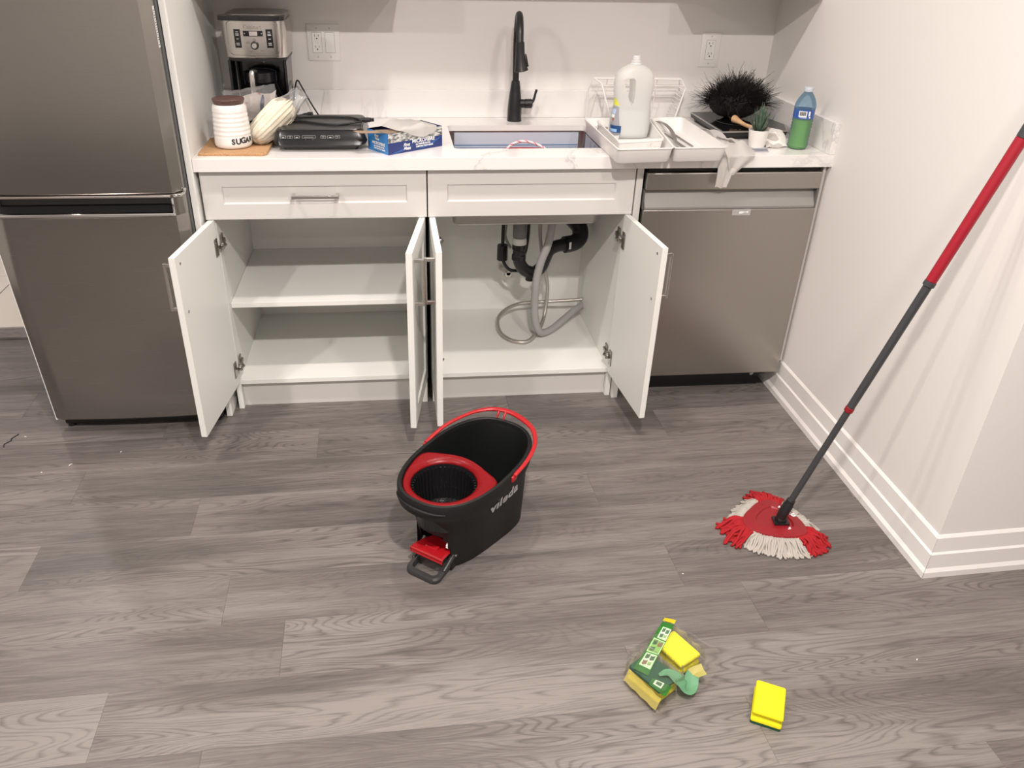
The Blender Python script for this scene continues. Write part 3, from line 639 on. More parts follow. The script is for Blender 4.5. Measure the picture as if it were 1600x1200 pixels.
b = sub_flat(.026, .0125); onfront(b, cxm + .003, H + .3155, .0014); obj('screen', b, mat('lcd', (.50, .44, .43), .2), dp, True)
b = B(); [join_bm(b, sub_flat(.002, .002, x, 0, 1)) for x in (-.026, .027)]; onfront(b, cxm + .002, H + .3155, .0014); obj('print', b, PRINTW, dp, True)['kind'] = 'stuff'
b = text_bm('Cuisinart', .0155, .0004); onfront(b, cxm + .001, H + .334, .0012); obj('lettering', b, mat('logo_grey', (.30, .27, .25), .4), hd, True)
b = B(); kc = V((cxm + .004, CY0 - .024, H + .280)); lathe(b, [(.013, .006), (.0132, .002), (.012, -.006)], kc, 28, ax='y'); kb = obj('knob', b, mat('knob_ring', (.03, .027, .025), .35), hd, True, smooth=30)
b = B(); lathe(b, [(.0085, -.0062), (.0085, -.010), (.0075, -.012)], kc, 24, ax='y'); box(b, kc.x - .0016, kc.x + .0016, kc.y - .0145, kc.y - .0118, kc.z - .008, kc.z + .008, .0008); obj('knob_cap', b, NICKEL, kb, True, smooth=30)
b = B(); [join_bm(b, sub_flat(w_, .0012, x, y, 2)) for w_, x, y in ((.008, .0, .019), (.012, .0, .016), (.010, -.020, .010), (.014, -.022, .006), (.010, .020, -.016), (.008, -.014, -.020))]; onfront(b, kc.x, kc.z, .0010); obj('print', b, mat('print_dark', (.20, .18, .17), .5), hd, True)['kind'] = 'stuff'
# carafe
GLASS = film_mat('dark_glass', (.10, .10, .10), .25, .03, (.02, .02, .02))
cc = V((cxm, CY0 + .052, H + .031))
b = B(); lathe(b, [(.050, 0), (.066, .006), (.072, .035), (.068, .075), (.056, .115), (.050, .128), (.0485, .128), (.054, .112), (.066, .074), (.070, .035), (.064, .008)], cc, 40, True, False); cf = obj('carafe', b, GLASS, t, True, smooth=50)
b = B(); lathe(b, [(.051, .128), (.054, .130), (.054, .160), (.030, .168), (.001, .169)], cc, 32); obj('carafe_lid', b, BLACKG, cf, True, smooth=40)
hx, hy = cc.x - .016, cc.y - .062
b = B(); tube(b, spline([(hx + .006, hy + .030, cc.z + .162), (hx + .002, hy - .004, cc.z + .168), (hx, hy - .018, cc.z + .158), (hx, hy - .018, cc.z + .08), (hx, hy - .012, cc.z + .02), (hx + .002, hy + .006, cc.z + .012)], 6), .0085, 14, True, .8); obj('carafe_handle', b, mat('handle_steel', (.72, .70, .67), .25, .9), cf, True, smooth=60)
# power cord of the coffee maker, kinked against the backsplash
CORD = mat('black_cord', (.015, .015, .016), .5)
b = B(); tube(b, spline([(.258, .54, H + .03), (.252, .55, 1.00), (.262, .552, 1.045), (.270, .552, 1.052), (.279, .55, 1.036), (.312, .535, .975), (.342, .50, .935), (.350, .47, H + .012), (.33, .44, H + .005)], 7), .0028, 8); obj('power_cord', b, CORD, t, True, smooth=60)

# two packs of paper filters in clear bags, leaning on the jar and coffee maker
PAPER = mat('filter_paper', (.78, .70, .55), .8); CLEAR = film_mat('clear_bag', (1, 1, 1), .12, .05, (.6, .6, .6))
def crumple(bm, amp, sc, seed):
    for v in bm.verts: v.co += V((nz(v.co, sc, seed), nz(v.co, sc, seed + 9), nz(v.co, sc, seed + 17))) * amp
def bag(bm, a, bq, c, d, th, n=16, amp=.006, sc=45, seed=1.0, puff=1.0):
    """pillow-like clear bag spanned by four corners"""
    a, bq, c, d = V(a), V(bq), V(c), V(d); nn = (bq - a).cross(d - a).normalized()
    for s in (1, -1):
        grid(bm, lambda u, v: a.lerp(bq, u).lerp(d.lerp(c, u), v) + nn * (s * th * puff * (math.sin(math.pi * u) * math.sin(math.pi * v)) ** .6) , n, n)
    bmesh.ops.remove_doubles(bm, verts=bm.verts[:], dist=1e-5); crumple(bm, amp, sc, seed)
t = thing('filter_pack', (.150, .17, H + .02), 'cream fluted coffee filters in a clear bag, tipped beside the sugar jar', 'coffee filters')
ax0, ax1 = V((.172, .125, .950)), V((.258, .185, 1.022)); d = (ax1 - ax0).normalized(); s1 = d.cross(V((0, 0, 1))).normalized(); s2 = s1.cross(d)
b = B(); rings = []
for k, (f, r0, amp) in enumerate(((-.16, .012, .001), (-.10, .026, .002), (0, .036, .003), (.25, .042, .004), (.7, .045, .005), (.98, .044, .006), (1.10, .034, .006), (1.16, .018, .004))):
    rings.append([ax0.lerp(ax1, f) + d * (.012 * math.sin(3 * a) * max(0, f)) + (s1 * math.cos(a) * 1.08 + s2 * math.sin(a) * .92) * (r0 + amp * .6 * math.sin(a * 17 + 1.3 * math.sin(2 * a))) for a in [2 * math.pi * i / 132 for i in range(132)]])
loft(b, rings); obj('filters', b, PAPER, t, True, smooth=50)
b = B(); rings = []
for k, (f, r0) in enumerate(((-.16, .012), (-.10, .036), (.1, .044), (.5, .050), (1.0, .054), (1.25, .045), (1.45, .040), (1.6, .044))):
    rings.append([ax0.lerp(ax1, f) + (s1 * math.cos(a) * (1 + .12 * k / 7) + s2 * math.sin(a) * (1 - .09 * k)) * r0 for a in [2 * math.pi * i / 48 for i in range(48)]])
loft(b, rings, True, False); bmesh.ops.subdivide_edges(b, edges=b.edges[:], cuts=1); crumple(b, .007, 60, 3.1)
for v in b.verts: v.co.z = max(v.co.z, H + .011)
obj('bag', b, CLEAR, t, True, smooth=50)
t = thing('filter_pack', (.145, .23, H + .03), 'printed white pack with red and navy marks in clear wrap behind the sugar jar', 'coffee filters')
def pp(u, v): return V((.098 + .120 * u + .010 * v, .215 + .05 * u + .02 * math.sin(3 * u), .965 + .060 * u * u * .55 + .085 * v - .010 * u + .008 * math.sin(5 * u))) + V((0, -.016 * math.sin(math.pi * v), 0))
b = B(); grid(b, pp, 24, 16); crumple(b, .004, 50, 7); bmesh.ops.solidify(b, geom=b.faces[:], thickness=.012)
PK = mat('pack_print', (.78, .72, .68), .45); N, L, bs = nodes(PK); tcn = N.new('ShaderNodeTexCoord'); nt = N.new('ShaderNodeTexNoise'); nt.inputs['Scale'].default_value = 26; rp = N.new('ShaderNodeValToRGB')
e = rp.color_ramp.elements; e[0].position = .56; e[0].color = (.80, .73, .69, 1); e[1].position = .66; e[1].color = (.62, .13, .07, 1); L.new(tcn.outputs['Object'], nt.inputs['Vector']); L.new(nt.outputs[0], rp.inputs[0]); L.new(rp.outputs[0], bs.inputs['Base Color'])
pw = obj('pack', b, PK, t, True, smooth=40)
b = B()
def navy(u, v): a = math.pi * (.15 + .75 * v); return pp(.66 - .07 * math.sin(a) + .11 * u * math.sin(a), .30 + .66 * v) + V((-.001, -.0065, .0))
grid(b, navy, 6, 14); crumple(b, .002, 50, 7); obj('navy_stripe', b, mat('navy_print', (.012, .016, .05), .35), pw, True, smooth=60)
b = B(); bag(b, (.070, .200, .968), (.232, .270, .985), (.222, .300, 1.082), (.062, .23, 1.068), .026, 18, .006, 55, 5.5); obj('bag', b, CLEAR, t, True, smooth=50)

# black table-top appliance with touch buttons, cable coiled on its top
PX0, PX1 = .236, .513
t = thing('hot_plate', (.372, .17, H), 'flat black countertop appliance with silver-outlined front buttons and a coiled cord on top', 'hot plate')
def hp_ring(i, y0i, z, r=.02): return dens(PX0 + i, PX1 - i, .078 - y0i, .315 - i, r, z, 0)
b = B(); loft(b, [dens(PX0 + .02, PX1 - .02, .085, .30, .02, H + .0005, 0), dens(PX0 + .018, PX1 - .018, .075, .305, .02, H + .010, 0), dens(PX0 - .002, PX1 + .004, .056, .312, .02, H + .022, .004), dens(PX0 - .008, PX1 + .010, .060, .316, .022, H + .030, .004), dens(PX0 + .001, PX1 - .001, .075, .315, .02, H + .060, .003), dens(PX0 + .004, PX1 - .004, .079, .312, .02, H + .0625, .002)]); hb = obj('body', b, mat('appliance_black', (.007, .007, .008), .26), t, True, smooth=35)
b = B(); loft(b, [dens(PX0 + .006, PX1 - .006, .082, .310, .02, H + .0628, 0), dens(PX0 + .007, PX1 - .007, .083, .309, .02, H + .0655, 0)]); gt = obj('glass_top', b, mat('smoked_top', (.022, .022, .022), .28), t, True, smooth=30)
b = B(); rg = rr(-.104, .104, -.075, .075, .02, 0, 5); loft(b, [[V((.372 + p.x, .195 + p.y, H + .0657)) for p in rg], [V((.372 + p.x * .985, .195 + p.y * .98, H + .0657)) for p in rg]], False, False); obj('cooking_zone', b, mat('zone_line', (.16, .15, .15), .4), gt, True)
fr0, fr1 = V((0, .0556, H + .0300)), V((0, .0722, H + .0600))
fd = (fr1 - fr0).normalized()
def onslope(bm, x): bm.transform(plane_M(V((x, 0, 0)) + fr0.lerp(fr1, .48) + V((0, -.0012, .0008)), (1, 0, 0), fd)); return bm
LN = mat('button_line', (.33, .32, .31), .4)
for k, (x, w) in enumerate(((.262, .018), (.283, .017), (.304, .017), (.341, .042), (.386, .016), (.408, .019), (.430, .016))):
    b = B(); o_ = rr(-w / 2, w / 2, -.0046, .0046, .002, 0, 2)
    loft(b, [o_, [V((p.x * (1 - .0016 / w), p.y * .86, 0)) for p in o_]], False, False); onslope(b, x); bt_ = obj('button', b, LN, hb, True)
b = B()
for k, x in enumerate((.262, .283, .304, .386, .408, .430)): flat(b, .008, .0013, x - .341, (.001 if k % 2 else -.001)); flat(b, .005, .0010, x - .341, -.0022)
flat(b, .030, .0008, 0, -.0005); [flat(b, .0015, .0015, x, -.0085) for x in (-.010, .012)]; onslope(b, .341); obj('print', b, LN, hb, True)['kind'] = 'stuff'
b = text_bm('• • •  • •', .008, .0002); b.transform(Matrix.Translation(V((.372, .094, H + .0658)))); obj('print', b, LN, gt, True)
z = H + .0690
b = B(); tube(b, spline([(.250, .215, z + .004), (.30, .255, z), (.38, .262, z), (.46, .245, z), (.505, .195, z), (.512, .165, z + .002), (.53, .150, z + .006)], 8), .0032, 8); obj('power_cord', b, CORD, t, True, smooth=60)
b = B(); tube(b, spline([(.262, .190, z), (.31, .185, z), (.37, .150, z), (.42, .132, z), (.47, .148, z), (.51, .168, z + .004)], 8), .0032, 8); obj('power_cord', b, CORD, t, True, smooth=60)
b = B(); tube(b, [(.497, .172, z + .006), (.522, .165, z + .008), (.534, .162, z + .008)], [.0055, .0075, .007], 12); box(b, .532, .545, .154, .157, z + .004, z + .012); box(b, .532, .545, .166, .169, z + .004, z + .012); obj('plug', b, CORD, t, True, smooth=30)
b = B(); tube(b, spline([(.256, .33, H + .004), (.262, .335, H + .045), (.30, .33, H + .062), (.318, .325, H + .066)], 6), .003, 8); tube(b, [(.318, .325, H + .066), (.334, .322, H + .066)], .006, 8); obj('power_cord', b, CORD, t, True, smooth=60)

# blue box of microfibre cloths
ang = math.atan2(.125, .176)
t = thing('cloth_box', (.589, .006, H), 'blue cardboard box lettered MICROFIBRE with a white cloth pulled out of its top', 'box', rot=ang)
bw, bd, bh_ = .216, .112, .064
BLU = mat('box_blue', (.035, .20, .50), .35); NAVY = mat('box_navy', (.018, .035, .16), .35); CARD = mat('cardboard_tan', (.56, .42, .30), .8)
BLU2 = mat('box_blue_mid', (.03, .11, .34), .35)
for n_, (x0, x1, y0, y1), mm in (('front_wall', (0, bw, 0, .0012), NAVY), ('back_wall', (0, bw, bd - .0012, bd), NAVY), ('end_wall', (0, .0012, .0013, bd - .0013), BLU), ('end_wall', (bw - .0012, bw, .0013, bd - .0013), NAVY)):
    b = B(); box(b, x0, x1, y0, y1, 0, bh_); o = obj(n_, b, mm, t)
    if n_ == 'front_wall': fw = o
    if mm is BLU: ew = o
b = B(); box(b, .0013, bw - .0013, .0013, bd - .0013, 0, .001); obj('bottom', b, CARD, t)
b = B(); flat(b, bw, .028, bw / 2, bh_ - .014); b.transform(plane_M((0, -.0004, 0), (1, 0, 0), (0, 0, 1))); PH = add_noise_col(mat('photo_print', (.4, .4, .4), .4), (.10, .11, .10), (.62, .62, .60), (60, 60, 160), 4, .4, .58); obj('photo_strip', b, PH, fw)
b = B(); grid(b, lambda u, v: V((bw * (.02 + .45 * u), .036 * u * u * (1 - .5 * u) + .002 + (v - .5) * .006 * math.sin(math.pi * u), 0)), 12, 1); grid(b, lambda u, v: V((bw * (.52 + .48 * u), .006 + .030 * u * u + (v - .5) * .007 * math.sin(math.pi * u), 0)), 12, 1); b.transform(plane_M((0, -.0006, 0), (1, 0, 0), (0, 0, 1))); obj('swoosh', b, BLU2, fw)
def put(bm, x, y, zoff=-.0009): bm.transform(plane_M((x, zoff, y), (1, 0, 0), (0, 0, 1))); return bm
for s_, sz, x, y, sh_ in (('MICROFIBRE', .0165, .138, .0300, .1), ('ALL PURPOSE CLOTHS', .0058, .136, .0195, 0), ('CHIFFONS TOUT USAGE', .0062, .142, .0120, 0), ('First', .0135, .070, .0235, .35), ('Mate', .0135, .072, .0120, .35)):
    b = text_bm(s_, sz, .0004, 0, sh_); obj('lettering', put(b, x, y), PRINTW, fw)
def pute(bm, y, z): bm.transform(plane_M((-.0009, y, z), (0, -1, 0), (0, 0, 1))); return bm
for s_, sz, y, z_, sh_ in (('MICROFIBRE', .0125, .052, .0270, 0), ('ALL PURPOSE CLOTHS', .0055, .050, .0175, 0), ('CHIFFONS TOUT USAGE', .0055, .048, .0105, 0), ('First', .0115, .062, .0500, .3), ('Mate', .0115, .060, .0410, .3)):
    b = text_bm(s_, sz, .0004, 0, sh_); obj('lettering', pute(b, y, z_), PRINTW, ew)
b = B(); grid(b, lambda u, v: V((.004 - .072 * u * (1 - .0 * v), .012 + .050 * v + .030 * u, bh_ + .001 + .004 * u - .002 * math.sin(3 * v))), 6, 4, thick=.0012); obj('top_flap', b, CARD, t)
b = B(); grid(b, lambda u, v: V((.002 + .085 * u * (1 - .25 * v), .002 + .075 * v, bh_ + .0005 - .006 * v * u)), 6, 4, thick=.0012); obj('top_flap', b, CARD, t)
b = B(); grid(b, lambda u, v: V((.002 + (bw - .004) * u, bd - .001 - .018 * v, bh_ + .0005)), 6, 2, thick=.001); obj('top_flap', b, NAVY, t)
CLOTH = bump_noise(mat('white_cloth', (.84, .82, .79), .9), 500, .06)
def clo(u, v):      # cloth pulled from the slot, hanging in a point over the printed side
    x = .040 + .150 * u; y = .090 - .118 * v
    z = bh_ + .006 + .018 * math.sin(math.pi * min(u * 1.15, 1)) * (1 - .35 * v) + .006 * math.sin(9 * u + 2 * v) * math.sin(math.pi * u)
    cut = 1 - 1.5 * abs(u - .64)                 # triangular corner
    if y < 0.004:
        over = (.004 - y) * 1.05 * max(cut, 0); y = .001 - .003 - .003 * max(cut, 0); z = bh_ + .007 - over + .002 * math.sin(12 * u)
    return V((x, y, z)) + V((0, .0006 * math.sin(17 * u), 0))
b = B(); grid(b, clo, 44, 40, thick=.0012); obj('pulled_cloth', b, CLOTH, t, smooth=60)

# ---------------------------------------------------------------- wall plates
def plate(x, z, w, h, label, gang):
    t = thing('wall_plate', (x, YB, z), label, 'wall plate')
    b = B(); box(b, -w / 2, w / 2, -.0055, -.0003, -h / 2, h / 2, .0025, 2); obj('cover', b, TRIM, t, smooth=40)
    def decora(cx_):
        b = B(); box(b, cx_ - .0165, cx_ + .0165, -.0068, -.0056, -.0335, .0335, .0012, 1); return b
    for cx_, kind in gang:
        b = B(); q = rr(cx_ - .0175, cx_ + .0175, -.0345, .0345, .002, 0, 2)
        loft(b, [[V((p.x, -.0056, p.y)) for p in q], [V((cx_ + (p.x - cx_) * .955, -.0056, p.y * .975)) for p in q]], False, False); obj('frame_gap', b, mat('plate_gap', (.25, .24, .23), .6), t)
        o = obj('outlet_insert' if kind == 'o' else 'rocker_switch', decora(cx_), mat('plate_insert', (.84, .83, .80), .3), t, smooth=40)
        if kind == 'o':
            for s in (.0195, -.0165):
                b = B(); box(b, cx_ - .0075, cx_ - .0060, -.0072, -.0066, s - .0, s + .0075)
                box(b, cx_ + .0055, cx_ + .0070, -.0072, -.0066, s + .001, s + .0075)
                lathe(b, [(.0026, -.0072), (.0026, -.0066)], (cx_, 0, s - .0055), 10, ax='y'); obj('slots', b, INK, o)
            b = B(); box(b, cx_ - .005, cx_ + .005, -.0076, -.0066, .0035, .0065, .0004); box(b, cx_ - .005, cx_ + .005, -.0076, -.0066, -.0015, .0015, .0004); obj('test_button', b, WHITEP, o)
        for s in (-1, 1):
            b = B(); lathe(b, [(.0030, -.0062), (.0030, -.0054)], (cx_, 0, s * .0475), 10, ax='y'); obj('screw', b, mat('plate_screw', (.55, .53, .50), .4), t)
    return t
plate(.367, 1.1735, .116, .122, 'double white wall plate with an outlet and a rocker switch right of the coffee maker', ((-.0230, 'o'), (.0230, 'r')))
plate(1.811, 1.1580, .074, .122, 'single white wall outlet above the black feather duster', ((0, 'o'),))

# ---------------------------------------------------------------- dish tray with two basins hanging over the counter front
t = thing('dish_tray', (1.46, .10, H), 'white plastic drip tray with two basins overhanging the counter front, right of the sink', 'tray')
WP = mat('tray_white', (.82, .805, .78), .28)
def quad(p, r, z, n=4):
    """rounded quad from 4 corner points (ccw)"""
    out = []
    for i in range(4):
        a, c, d_ = V(p[i - 1]), V(p[i]), V(p[(i + 1) % 4]); u = (a - c).normalized(); w = (d_ - c).normalized()
        for k in range(n + 1):
            s = k / n; q0 = c + u * r; q1 = c + w * r; out.append(((1 - s) ** 2 * q0 + 2 * s * (1 - s) * c + s * s * q1).to_3d() + V((0, 0, z)))
    return out
def basin(p, name, th=.0025, depth=.049, ins=.016):
    c = sum((V(q) for q in p), V((0, 0))) / 4
    def sc(d): return [V(q) + (c - V(q)).normalized() * d * 1.35 for q in p]
    P = lambda d, r, z: quad(sc(d), r, z)
    z1 = H + depth; b = B()
    loft(b, [P(ins, .02, H + .0006), P(ins - .004, .024, H + .004), P(.003, .020, z1 - .004), P(-.0005, .018, z1 - .003), P(-.0005, .018, z1), P(.0052, .016, z1), P(ins, .022, H + .006), P(ins + .004, .02, H + .004)])
    return obj(name, b, WP, t, True, smooth=45)
LB = [(1.284, -.140), (1.466, -.126), (1.524, .338), (1.279, .330)]; RB = [(1.4665, -.126), (1.642, -.117), (1.646, .347), (1.5245, .338)]
basin([V(q) for q in LB], 'basin'); rb = basin([V(q) for q in RB], 'basin')
SLOT = mat('slot_grey', (.20, .19, .18), .5)
for x0, y0, x1, y1 in ((1.561, .262, 1.566, .050), (1.590, .266, 1.596, .068)):
    b = B(); tube(b, [(x0, y0, H + .009), (x1, y1, H + .009)], .0034, 8, True, .5); obj('drain_slot', b, SLOT, rb, True, smooth=60)
# inner caddy
t = thing('caddy', (1.40, .10, H + .005), 'small white open caddy with embossed marks nested in the left basin of the tray', 'caddy')
def box4(p, z0, z1, ins):
    c = sum((V(q) for q in p), V((0, 0))) / 4; f = lambda d: [V(q) + (c - V(q)).normalized() * d for q in p]; b = B()
    loft(b, [quad(f(ins), .012, z0), quad(f(0), .012, z1 - .006), quad(f(-.004), .013, z1 - .006), quad(f(-.004), .013, z1), quad(f(.004), .010, z1), quad(f(ins + .004), .010, z0 + .003)]); return b
cad = obj('caddy_body', box4([V((1.308, -.058)), V((1.462, -.022)), V((1.500, .268)), V((1.312, .262))], H + .0062, H + .0545, .010), WP, t, True, smooth=45)
b = text_bm('LP ~ ~', .016, .0006, .0005); b.transform(plane_M((1.432, -.0305, H + .034), (.974, .228, 0), (0, .22, 1))); obj('embossing', b, mat('emboss', (.66, .64, .61), .4), cad, True)

# ladle / utensils lying in the tray
ST = mat('utensil_steel', (.42, .40, .38), .28, 1.0)
b = B(); up = spline([(1.520, .330, H + .022), (1.545, .335, H + .036), (1.566, .300, H + .034), (1.572, .240, H + .026), (1.560, .160, H + .020), (1.545, .075, H + .016), (1.552, -.040, H + .013)], 8)
pts, T, N = frames(up); rings = []
for i, (p, tt) in enumerate(zip(pts, T)):
    sd = tt.cross(V((0, 0, 1))).normalized(); w = .0075 if i < 30 else .0075 - .003 * min((i - 30) / 10, 1); nn = sd.cross(tt)
    rings.append([p + sd * w + nn * .001, p + sd * w * .6 - nn * .0006, p - sd * w * .6 - nn * .0006, p - sd * w + nn * .001, p - sd * w * .9 + nn * .002, p + sd * w * .9 + nn * .002])
loft(b, rings); o = obj('utensil', b, ST, None, smooth=50); tag(origin_to(o, (1.56, .16, H + .012)), 'long curved grey metal utensil lying in the right basin of the white tray', 'utensil')
t = thing('strainer_cup', (1.330, .175, H + .02), 'small shiny metal knob piece behind the big soap bottle in the caddy', 'utensil')
b = B(); tube(b, [(1.300, .205, H + .040), (1.3045, .2045, H + .040), (1.305, .204, H + .040), (1.318, .203, H + .039), (1.3185, .203, H + .039), (1.322, .203, H + .039), (1.3225, .203, H + .039), (1.336, .201, H + .038)], [.008, .009, .0055, .0055, .0095, .0095, .006, .006], 20); obj('knob', b, CHROME, t, True, smooth=30)
b = B(); lathe(b, [(.012, H + .0095), (.030, H + .011), (.033, H + .026), (.031, H + .026), (.026, H + .014), (.001, H + .013)], (1.345, .185, 0), 28); obj('cup', b, CHROME, t, True, smooth=40)

# soap refill bottle
JX, JY, JZ = 1.4135, .208, H + .0101
t = thing('soap_bottle', (JX, JY, JZ), 'large translucent white refill bottle with moulded handle and clear cap, standing in the caddy', 'bottle')
JUG = mat('translucent_pe', (.86, .86, .84), .32); N, L, bs = nodes(JUG); tr = N.new('ShaderNodeBsdfTranslucent'); tr.inputs[0].default_value = (.90, .90, .88, 1); tp = N.new('ShaderNodeBsdfTransparent'); m1 = N.new('ShaderNodeMixShader'); m2 = N.new('ShaderNodeMixShader'); m1.inputs[0].default_value = .45; m2.inputs[0].default_value = .20
oo = [n for n in N if n.type == 'OUTPUT_MATERIAL'][0]; L.new(bs.outputs[0], m1.inputs[1]); L.new(tr.outputs[0], m1.inputs[2]); L.new(m1.outputs[0], m2.inputs[1]); L.new(tp.outputs[0], m2.inputs[2]); L.new(m2.outputs[0], oo.inputs[0])
prof = [(0, .058, .030, 0), (.004, .064, .036, 0), (.02, .0665, .038, 0), (.055, .068, .039, 0), (.085, .066, .038, 0), (.105, .0625, .037, 0), (.125, .0625, .037, 0), (.150, .0660, .038, 0), (.175, .0675, .038, 0), (.195, .0655, .037, 0), (.212, .057, .034, 0), (.224, .044, .028, 0), (.232, .028, .021, 0), (.235, .0165, .0165, 0), (.238, .0150, .0150, 0)]
b = B(); rings = []
for z, a, c, _ in prof:
    rings.append([V((JX + p.x, JY + p.y, JZ + z)) for p in se(a, c, 2.7 if z < .22 else 2.0, 64)])
loft(b, rings)
o = obj('body', b, JUG, t, True, smooth=60)
# grip opening cut through the body
hb = B(); hpts = [(-.048, .190), (-.014, .196), (-.007, .188), (-.004, .150), (-.006, .116), (-.014, .108), (-.024, .130), (-.040, .168)]
prism(hb, hpts, -.06, .06, .006, M=Matrix.Translation(V((.002, 0, -.0))) @ Matrix.Rotation(R(90), 4, 'X')); cut = obj('cutter', hb, JUG, t)
md = o.modifiers.new('cut', 'BOOLEAN'); md.object = cut; md.operation = 'DIFFERENCE'; md.solver = 'EXACT'
bpy.context.view_layer.update(); me = bpy.data.meshes.new_from_object(o.evaluated_get(bpy.context.evaluated_depsgraph_get())); o.modifiers.clear(); o.data = me; bpy.data.objects.remove(cut)
b = B(); rings = [[V((JX + p.x, JY + p.y, JZ + z)) for p in se(a, c, 2.7, 48)] for z, a, c in ((.0025, .056, .028), (.006, .061, .033), (.02, .064, .0355), (.055, .0655, .0365), (.085, .0635, .0355), (.092, .062, .035))]
loft(b, rings); lm = mat('soap_liquid', (.56, .60, .60), .2); obj('liquid', b, lm, t, True, smooth=60)
b = B(); lathe(b, [(.0165, .2385), (.0170, .240), (.0170, .246), (.0135, .247), (.0130, .257), (.0110, .2605), (.001, .261)], (JX, JY, JZ), 32); obj('cap', b, film_mat('cap_clear', (.92, .92, .92), .38, .1), t, True, smooth=40)
b = B(); lathe(b, [(.0185, .2352), (.0190, .2360), (.0185, .2380), (.016, .2383)], (JX, JY, JZ), 32); obj('neck_ring', b, WHITEP, t, True, smooth=40)
def lab(z0, z1, mt, off, a0=R(180), a1=R(243), tap=0.0, par=None, name='label', nn=14):
    b = B()
    def f(u, v):
        z = z0 + (z1 - z0) * v; zz = z
        for (za, aa, ca, _), (zb, ab, cb, _) in zip(prof, prof[1:]):
            if za <= zz <= zb: s = (zz - za) / (zb - za); a = aa + (ab - aa) * s; c = ca + (cb - ca) * s; break
        an = a0 + (a1 - a0 - tap * v) * u; cs, sn = math.cos(an), math.sin(an); n_ = 2.7
        return V((JX + (a + off) * math.copysign(abs(cs) ** (2 / n_), cs), JY + (c + off) * math.copysign(abs(sn) ** (2 / n_), sn), JZ + z))
    grid(b, f, 14, nn); return obj(name, b, mt, par or t, True, smooth=60)
l0 = lab(.012, .104, mat('label_silver', (.40, .40, .43), .3, .3), .0006, tap=R(20))
lab(.080, .096, mat('label_lightblue', (.45, .58, .80), .4), .0010, R(184), R(212), 0, l0, 'print'); lab(.058, .066, mat('label_red', (.45, .08, .05), .4), .0010, R(196), R(206), 0, l0, 'print')
lab(.020, .043, mat('label_navy', (.010, .060, .20), .3), .0010, R(181), R(242), 0, l0, 'print'); lab(.022, .032, mat('label_sky', (.30, .50, .78), .4), .0013, R(184), R(226), 0, l0, 'print'); lab(.068, .078, PRINTW, .0010, R(184), R(208), 0, l0, 'print')
lab(.108, .130, mat('label_yellow', (.72, .74, .08), .4), .0008, R(181), R(226), R(25), l0, 'print')

# wire dish rack leaning at the backsplash
WIRE = mat('wire_white', (.80, .785, .76), .3)
t = thing('wire_rack', (1.51, .50, H), 'white coated wire dish rack tipped against the backsplash behind the soap bottle', 'rack')
def wire(pts, r, nm, smooth=60, k=0):
    b = B(); tube(b, spline(pts, k) if k else pts, r * 1.25, 8); return obj(nm, b, WIRE, t, True, smooth=smooth)
ZB = H + .003
F = [(1.352, .520, 1.068), (1.366, .455, 1.060), (1.398, .425, .955), (1.405, .424, .948), (1.640, .424, .943), (1.648, .426, .950), (1.688, .470, 1.040), (1.684, .520, 1.066)]
wire(F + [F[0]], .0026, 'rim')
wire([(1.342, .560, ZB), (1.340, .555, 1.02), (1.350, .530, 1.068), (1.680, .530, 1.068), (1.694, .555, 1.02), (1.690, .560, ZB), (1.342, .560, ZB)], .0022, 'back_frame')
wire([(1.360, .470, 1.058), (1.352, .500, .98), (1.350, .520, ZB)], .002, 'side_wire'); wire([(1.372, .465, 1.050), (1.682, .468, 1.050)], .0016, 'cross_wire')
for x in (1.405, 1.565, 1.597): wire([(x, .530, 1.067), (x, .560, ZB + .01)], .0015, 'back_wire')
wire([(1.405, .545, 1.005), (1.598, .545, 1.005)], .0015, 'back_wire'); wire([(1.352, .535, 1.040), (1.688, .535, 1.040)], .0013, 'back_wire')
for k in range(11):
    u = k / 10; wire([(1.640 + .047 * u, .426 + .044 * u, .945 + .095 * u), (1.648 + .038 * u, .54, .925 + .125 * u)], .0012, 'side_wire')
for k in range(12):
    x = 1.41 + .021 * k; wire([(x, .424, .947), (x, .44, .925), (x, .55, ZB + .004)], .0012, 'base_wire')

# black glass hob lying at an angle in the corner
t = thing('portable_hob', (1.88, .36, H), 'black glass portable hob with silver rim under the feather duster', 'hob')
hq = [V((1.742, .190)), V((1.985, .205)), V((2.022, .300)), V((1.985, .560)), V((1.745, .535))]
def off(poly, d):
    c = sum(poly, V((0, 0))) / len(poly); return [q + (c - q).normalized() * d for q in poly]
def ring5(poly, z): return [V((q.x, q.y, z)) for q in poly]
b = B(); loft(b, [ring5(off(hq, .022), H + .0006), ring5(off(hq, .016), H + .010), ring5(off(hq, .004), H + .012), ring5(off(hq, .001), H + .0255)]); hb = obj('body', b, mat('hob_black', (.012, .012, .013), .35), t, True)
b = B(); loft(b, [ring5(off(hq, .0), H + .0257), ring5(off(hq, -.001), H + .0285), ring5(off(hq, .002), H + .0300)]); obj('silver_rim', b, mat('rim_silver', (.50, .49, .47), .25, 1.0), t, True)
b = B(); loft(b, [ring5(off(hq, .007), H + .0298), ring5(off(hq, .007), H + .0304)]); g = obj('glass', b, mat('hob_glass', (.008, .008, .009), .06), t, True)
b = B(); q = circ((1.88, .37, H + .0306), .095, 56); loft(b, [q, circ((1.88, .37, H + .0306), .0935, 56)], False, False); obj('zone_ring', b, LN, g, True)
b = B(); [lathe(b, [(.002, H + .0304), (.002, H + .0307)], (x, .218, 0), 10) for x in (1.80, 1.815)]; obj('touch_marks', b, LN, g, True)

